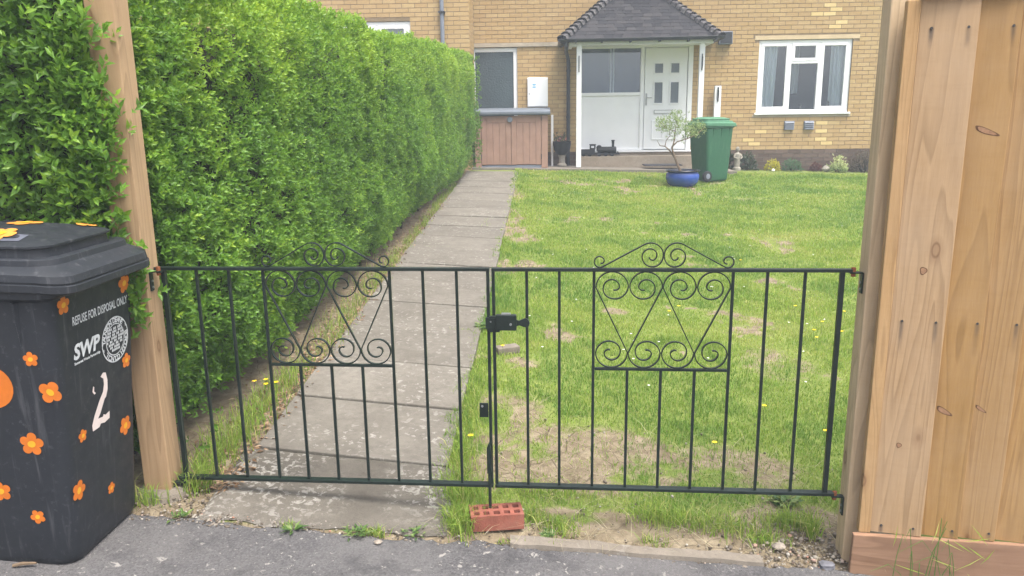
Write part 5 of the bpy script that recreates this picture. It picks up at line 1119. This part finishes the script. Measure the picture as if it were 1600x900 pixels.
# black locomotive ornament on the step
p = hw(0.99, .22); tr_ = thing('locomotive_ornament', 'black model steam locomotive with tender on the concrete doorstep', 'ornament', (p.x, p.y, .775), HYAW)
MB().box(-.25, .02, -.06, .06, .03, .13).build('tender', 'cast', tr_, .006)
m = MB(); frame_rect(m, -.075, .03, .13, .215, .022, -.06, -.045); frame_rect(m, -.075, .03, .13, .215, .022, .045, .06); m.box(-.085, .04, -.07, .07, .215, .225); m.build('cab', 'cast', tr_, .003)
bl = MB().tube([(.07, 0, .115), (.42, 0, .115)], .062, 14).build('boiler', 'cast', tr_, .01, smooth=True); MB().lathe([(.05, .1), (.055, .17), (.03, .2), (0, .21)], 12, (.10, 0, 0)).build('steam_dome', 'cast', bl, smooth=True)
MB().lathe([(.03, .14), (.022, .2), (.028, .28), (.038, .29), (.03, .30)], 12, (.36, 0, 0)).build('chimney', 'cast', bl, smooth=True); MB().box(.03, .45, -.06, .06, .03, .055).build('frame', 'cast', tr_, .004); MB().prism([(.43, .03), (.49, .03), (.45, .09)], 'xz', -.05, .05).build('cowcatcher', 'cast', tr_)
for x_ in (-.2, -.08, .1, .22, .34):
    for y_ in (-1, 1): MB().tube([(x_, y_ * .062, .036), (x_, y_ * .078, .036)], .036, 14).build('wheel', 'cast', tr_)

# ------------------------------------------------------------------ grass, litter, stones, weeds
def blades(P, H, W, lean, tint, name, mat, parent=None):
    N = len(P); a = rng.uniform(0, 2 * math.pi, N); b = rng.uniform(0, 2 * math.pi, N); ld = np.column_stack([np.cos(b), np.sin(b), np.zeros(N)]) * lean[:, None]; sd = np.column_stack([np.cos(a), np.sin(a), np.zeros(N)]) * W[:, None]
    V = np.empty((N, 5, 3)); up = np.array([0, 0, 1.])
    V[:, 0] = P - sd; V[:, 1] = P + sd; mid = P + ld * (H * .35)[:, None] + up * (H * .55)[:, None]; V[:, 2] = mid + sd * .75; V[:, 3] = mid - sd * .75; V[:, 4] = P + ld * H[:, None] * 1.1 + up * (H * (1 - .35 * np.minimum(lean, 1)))[:, None]
    i = np.arange(N)[:, None] * 5; F = np.concatenate([i + [[0, 1, 2]], i + [[0, 2, 3]], i + [[3, 2, 4]]])
    return stuff(put(name, np_mesh(name, V.reshape(-1, 3), F, mat, {'tint': np.repeat(np.clip(tint, 0, 1), 5)}), parent))
def lawn():
    P_, H_, W_, T_ = [], [], [], []
    for y0, y1, dens, hh, ww in ((3.0, 4.2, 13000, .029, .0017), (4.2, 6.0, 9500, .029, .002), (6.0, 8.5, 6000, .029, .0028), (8.5, 11.0, 3600, .032, .0038), (11.0, 14.1, 2300, .036, .005)):
        xr = 0.66 * y1 * 1.02 + .3; n = int(dens * (xr + 1.0) * (y1 - y0)); X = rng.uniform(-1.0, xr, n); Y = rng.uniform(y0, y1, n)
        dp = X - (PX(Y) + .46); b = bareness(X, Y); nz = fnoise(X * 2.2, Y * 2.2, 1); edge = .03 * (fnoise(Y * 6, Y * 0 + 1) - .5) * 4
        keep = (dp > edge - .05) & (rng.random(n) > np.clip(b * 1.15, 0, .86)) & (rng.random(n) < .55 + .9 * nz) & (Y < 14.02 - .04 * X + (X > 3.4) * 1.0)
        X, Y, nz, b, dp = X[keep], Y[keep], nz[keep], b[keep], dp[keep]; n = len(X)
        tall = (fnoise(X * 3.1, Y * 3.1, 2) > .58); ed = np.clip(1 - dp / .22, 0, 1)
        P_.append(np.column_stack([X, Y, gz(X, Y) - .012])); H_.append(hh * rng.uniform(.5, 1.25, n) * (1 + .35 * tall + .8 * ed) * (1 - .35 * b)); W_.append(ww * rng.uniform(.7, 1.3, n))
        yel = fnoise(X * .9 + 5, Y * .9 + 2, 3); T_.append(.42 + .95 * (yel - .5) + .5 * (fnoise(X * 4, Y * 4, 0) - .5) + rng.normal(0, .14, n) + .25 * b - .22 * tall - .15 * ed + (rng.random(n) < .06) * .45)
    # tufts along the hedge side of the path, round posts, the brick, below the gate and at the fence
    T = [(-1.36, 3.35, .10, .22, 420, .13), (-1.33, 3.75, .10, .3, 420, .12), (-1.30, 4.2, .08, .3, 300, .10), (-1.36, 3.05, .06, .08, 200, .13), (-1.62, 2.87, .07, .03, 130, .14), (-1.5, 2.90, .08, .03, 60, .09), (-0.22, 2.84, .06, .07, 330, .11), (-0.21, 3.05, .07, .12, 380, .09), (0.08, 2.92, .06, .05, 130, .07),
         (0.19, 2.87, .07, .05, 240, .055), (0.62, 2.98, .12, .06, 330, .07), (0.85, 2.93, .14, .07, 420, .075), (1.02, 2.86, .08, .05, 200, .06), (1.16, 2.98, .1, .05, 350, .09), (0.55, 2.80, .05, .03, 60, .05), (-0.25, 3.3, .06, .3, 500, .085), (-0.23, 3.9, .05, .4, 500, .08), (-0.55, 2.755, .04, .02, 70, .05), (0.1, 3.12, .25, .05, 350, .06), (-1.25, 5.2, .1, .5, 260, .09), (-1.2, 6.6, .1, .7, 260, .08),
         (1.24, 2.90, .03, .03, 60, .14), (-0.9, 2.775, .03, .015, 35, .05), (-0.72, 7.74, .12, .012, 90, .035), (-0.6, 5.88, .1, .01, 50, .03), (-0.35, 5.2, .06, .012, 60, .04), (-0.9, 6.5, .08, .01, 50, .03), (-0.45, 4.0, .07, .01, 40, .03), (-0.3, 9.0, .05, .3, 120, .05), (-0.02, 2.735, .05, .012, 40, .04), (0.16, 2.735, .03, .01, 40, .035)]
    T += [(float(PX(y)) - .50 + random.uniform(-.05, .03), y, .06, .14, 75, random.uniform(.05, .085)) for y in np.arange(4.4, 12.5, .22)]
    for cx, cy, rx, ry, n, h in T:
        X = cx + rng.normal(0, 1, n) * rx * .6; Y = cy + rng.normal(0, 1, n) * ry * .6
        P_.append(np.column_stack([X, Y, gz(X, Y) - .012])); H_.append(h * rng.uniform(.5, 1.25, n)); W_.append(.0019 * rng.uniform(.7, 1.4, n)); T_.append(.3 + rng.normal(0, .16, n) + (rng.random(n) < .12) * .6)
    P = np.concatenate(P_); H = np.concatenate(H_); W = np.concatenate(W_); Tn = np.concatenate(T_)
    o = blades(P, H, W, np.abs(rng.normal(.45, .3, len(P))), Tn, 'grass', 'grass_blade'); o['label'] = 'short green lawn grass with taller tufts along its edges'; o['category'] = 'grass'
    # straw lying on the bare soil
    n = 2300; X = rng.uniform(-.3, 1.5, n); Y = rng.uniform(2.75, 4.3, n); k = rng.random(n) < bareness(X, Y) * .8; X, Y = X[k], Y[k]; n = len(X)
    o = blades(np.column_stack([X, Y, gz(X, Y) + .001]), rng.uniform(.02, .06, n), np.full(n, .0011), rng.uniform(2.2, 5.0, n), rng.random(n), 'straw', 'dry_grass'); o['label'] = 'pale dry grass straws lying on the bare soil'; o['category'] = 'straw'
lawn()
n = 150; Xd = rng.uniform(.1, 5, n); Yd = 4.0 + rng.uniform(0, 1, n) * 9.5; P = np.repeat(np.column_stack([Xd, Yd, gz(Xd, Yd) + .026]), 5, 0); a = np.tile(np.arange(5) * 1.2566, n)
o = stuff(put('daisies', leaves_mesh('daisies', P, np.column_stack([np.cos(a), np.sin(a), np.full(5 * n, .2)]), np.tile([0, 0, 1.], (5 * n, 1)), .010, .008, np.full(5 * n, .5), 'white_petal'))); o['label'] = 'tiny white daisies scattered through the lawn'; o['category'] = 'daisies'
n = 2600; Yl = 3.0 + rng.uniform(0, 1, n) ** 1.3 * 8; Xl = PX(Yl) - .46 - np.abs(rng.normal(0, .16, n)) + .06; P = np.column_stack([Xl, Yl, gz(Xl, Yl) + .006 + rng.uniform(0, .01, n)])
d = rng.normal(0, 1, (n, 3)) * [1, 1, .25]; o = stuff(put('leaf_litter', leaves_mesh('leaf_litter', P, d, rng.normal(0, .3, (n, 3)) + [0, 0, 1], rng.uniform(.02, .045, n), rng.uniform(.01, .02, n), rng.random(n), 'litter'))); o['label'] = 'brown fallen leaves scattered under the hedge'; o['category'] = 'leaf litter'
def stones():
    bm = bmesh.new(); bmesh.ops.create_icosphere(bm, subdivisions=1, radius=1); base = np.array([v.co[:] for v in bm.verts]); tri = np.array([[v.index for v in f.verts] for f in bm.faces]); bm.free()
    zones = [(-1.3, 1.2, None, .05, 650, .002, .008), (1.2, .16, 2.79, .09, 420, .003, .014), (0.95, .2, 2.74, .05, 150, .003, .010), (-1.42, .12, 2.93, .08, 170, .003, .009), (0.3, .4, 2.85, .12, 160, .003, .008), (-1.2, .1, 2.82, .05, 150, .004, .009), (0.4, .5, 3.5, .3, 60, .004, .012)]
    Ps, Ss = [], []
    for a, b, y, sy, n, s0, s1 in zones:
        if y is None: X = rng.uniform(-1.5, 1.25, n); Y = edgeY(X) + rng.normal(.015, .025, n)
        else: X = a + rng.normal(0, 1, n) * b; Y = y + rng.normal(0, 1, n) * sy
        k = Y > edgeY(X) - .03; X, Y = X[k], Y[k]; Ps.append(np.column_stack([X, Y, gz(X, Y)])); Ss.append(s0 + (s1 - s0) * rng.random(len(X)) ** 2.5)
    P = np.concatenate(Ps); S = np.concatenate(Ss); N = len(P); sc = S[:, None, None] * rng.uniform(.6, 1.2, (N, 1, 3)); V = base[None] * sc * (1 + .25 * rng.normal(0, 1, (N, len(base), 1)) * .5)
    a = rng.uniform(0, 6.28, N); c, s_ = np.cos(a)[:, None], np.sin(a)[:, None]; V = np.stack([V[..., 0] * c - V[..., 1] * s_, V[..., 0] * s_ + V[..., 1] * c, V[..., 2] * .7], -1) + P[:, None]
    F = (tri[None] + (np.arange(N) * len(base))[:, None, None]).reshape(-1, 3)
    o = stuff(put('gravel', np_mesh('gravel', V.reshape(-1, 3), F, 'gravel', None, True))); o['label'] = 'loose pale gravel and soil crumbs along the pavement edge'; o['category'] = 'gravel'
t = NT('gravel'); ge = t.n('NewGeometry'); MAT['gravel'] = t.done(t.bsdf(t.ramp(ge.outputs['Random Per Island'], [(0.0, (0.07, 0.055, 0.042)), (0.45, (0.15, 0.125, 0.10)), (0.8, (0.25, 0.22, 0.18)), (0.95, (0.36, 0.34, 0.30)), (1.0, (0.30, 0.16, 0.11))]), 0.9, 0.2))
stones()
rock('stone', 'rounded grey stone at the foot of the right gate post', 1.21, 2.685, g(1.21, 2.69) + .012, (.032, .022, .016), 'cobble', 5); rock('stone', 'pale pinkish stone in the rubble left of the right gate post', 1.06, 2.80, g(1.06, 2.8) + .01, (.026, .02, .015), 'pebble', 6)
rock('stone', 'small pale orange stone on the asphalt edge before the path', -0.53, 2.69, g(-.53, 2.69) + .008, (.018, .011, .008), 'pebble', 8)
tag(MB().tube([(0, 0, 0), (.03, .006, .004), (.075, .012, .002)], [.006, .007, .004], 6).build('twig', 'bark', None, loc=(-1.75, 2.415, g(-1.75, 2.4) + .012)), 'short broken twig on the asphalt in front of the charcoal bin', 'twig')
def weed(label, x, y, r, n, L_, W_, kind='rosette'):
    t_ = thing('weed', label, 'weed', (x, y, g(x, y) + .004)); a = rng.uniform(0, 6.28, n); e = rng.uniform(.1, .7, n)
    d = np.column_stack([np.cos(a), np.sin(a), e]); P = d * [[.1, .1, .02]] * r + rng.normal(0, .25, (n, 3)) * [r, r, r * .15] * (kind != 'rosette'); P[:, 2] = np.abs(P[:, 2])
    o = put('leaves', leaves_mesh('leaves', P, d, np.tile([0, 0, 1.], (n, 1)) + rng.normal(0, .2, (n, 3)), L_ * rng.uniform(.6, 1.2, n), W_ * rng.uniform(.7, 1.2, n), rng.random(n), 'weed_leaf'), t_); stuff(o)
weed('dandelion rosette with yellowing leaves in the crack before the path', -0.87, 2.745, .05, 20, .052, .013)
weed('bushy green weed at the pavement edge before the path middle', -0.62, 2.745, .07, 60, .04, .009, 'bush')
weed('sparse low weed between the path mouth and red brick', -0.40, 2.765, .07, 36, .03, .010, 'bush')
weed('fresh green clover clump right of the red brick', 0.13, 2.80, .05, 110, .016, .012, 'bush')
weed('low leafy weed by the path edge in front of the left post', -1.33, 2.80, .05, 26, .035, .010, 'bush')
weed('broad leafed weed beside the path edge below the gate latch', -0.20, 5.3, .12, 80, .06, .02, 'bush')
weed('broad leafed weed at the foot of the right gate post', 1.2, 3.15, .09, 70, .055, .022, 'bush')
def buttercup(label, x, y, h=.09):
    t_ = thing('buttercup', label, 'flower', (x, y, g(x, y)), random.uniform(0, 6), 'yellow buttercups in the grass')
    MB().tube([(0, 0, 0), (.006, .003, h * .5), (.003, .0, h)], .0012, 4).build('stem', 'green_stem', t_)
    P = np.tile([[.003, 0, h]], (5, 1)); a = np.arange(5) * 1.2566; d = np.column_stack([np.cos(a), np.sin(a), np.full(5, .45)]); me = leaves_mesh('petals', P, d, np.tile([0, 0, 1.], (5, 1)), .016, .015, np.full(5, .5), 'buttercup'); put('petals', me, t_)
MAT['green_stem'] = plain('green_stem', (0.08, 0.16, 0.03), 0.6, 0.3, 0.1, 10)
for x, y, lab in ((-1.40, 3.96, 'leftmost of the yellow buttercups beside the path behind the left gate'), (-1.345, 3.99, 'second yellow buttercup from the left beside the path behind the left gate'), (-1.325, 3.93, 'third yellow buttercup from the left beside the path behind the left gate'), (-1.28, 3.965, 'fourth yellow buttercup from the left, nearest the path slabs'),
                  (-.066, 4.70, 'yellow buttercup in front of the half buried brick piece'), (-.209, 3.45, 'yellow buttercup beside the path just above the drop bolt'), (1.352, 7.19, 'yellow buttercup seen through the cresting of the right gate'), (2.21, 7.31, 'yellow buttercup just above the top rail right of the cresting'),
                  (1.275, 5.74, 'right one of two yellow buttercups behind the right gate scrolls'), (1.174, 5.60, 'left one of two yellow buttercups behind the right gate scrolls'), (2.228, 5.88, 'yellow buttercup left of and above the daisy-leaved tuft by the fence post'), (2.162, 5.32, 'left yellow buttercup of the cluster near the fence post'),
                  (2.292, 5.5, 'top yellow buttercup of the cluster near the fence post'), (2.55, 5.74, 'yellow buttercup closest to the fence post, high up'), (2.348, 5.29, 'right yellow buttercup of the cluster near the fence post'), (2.12, 5.16, 'lowest yellow buttercup of the cluster near the fence post'),
                  (1.374, 3.97, 'yellow buttercup between the last bars of the right gate, half way down'), (1.60, 3.70, 'yellow buttercup low beside the right gate stile'), (.977, 3.51, 'yellow buttercup behind the lower bars right of the bare soil')): buttercup(lab, x, y)
# long grass stalks against the gravel board
gs = thing('grass_stalks', 'long bent grass stalks growing in front of the gravel board', 'grass', (1.5, 2.59, g(1.5, 2.59)))
m = MB()
for k in range(13):
    x = random.uniform(-.12, .3); h = random.uniform(.1, .3); dx = random.uniform(-.14, .1); m.tube([(x, -.01, 0), (x + dx * .3, -.015, h * .6), (x + dx * .8, -.02, h), (x + dx * 1.5, -.03, h * .8)], [.0016, .0014, .0012, .0004], 4)
m.build('stalks', 'green_stem', gs)
n = 14; P = np.column_stack([rng.uniform(-.12, .3, n), np.full(n, -.015), rng.uniform(0, .2, n)]); d = rng.normal(0, 1, (n, 3)) * [1, .15, .6] + [0, 0, .3]; put('blades', leaves_mesh('blades', P, d, np.tile([0, -1., .3], (n, 1)), rng.uniform(.07, .14, n), .0045, .3 + rng.random(n) * .5, 'grass_blade'), gs)['kind'] = 'stuff'

# ------------------------------------------------------------------ thin haze volume added in place of lens glare veil
t = NT('haze'); pv = t.n('VolumePrincipled'); pv.inputs['Color'].default_value = (0.80, 0.90, 1.0, 1); pv.inputs['Density'].default_value = 0.006; pv.inputs['Anisotropy'].default_value = 0.0
t.l(pv.outputs[0], t.out.inputs['Volume']); MAT['haze'] = t.m
hz = MB().box(-95, 95, -95, 125, -1.6, 8.9).build('haze', 'haze'); hz['kind'] = 'stuff'
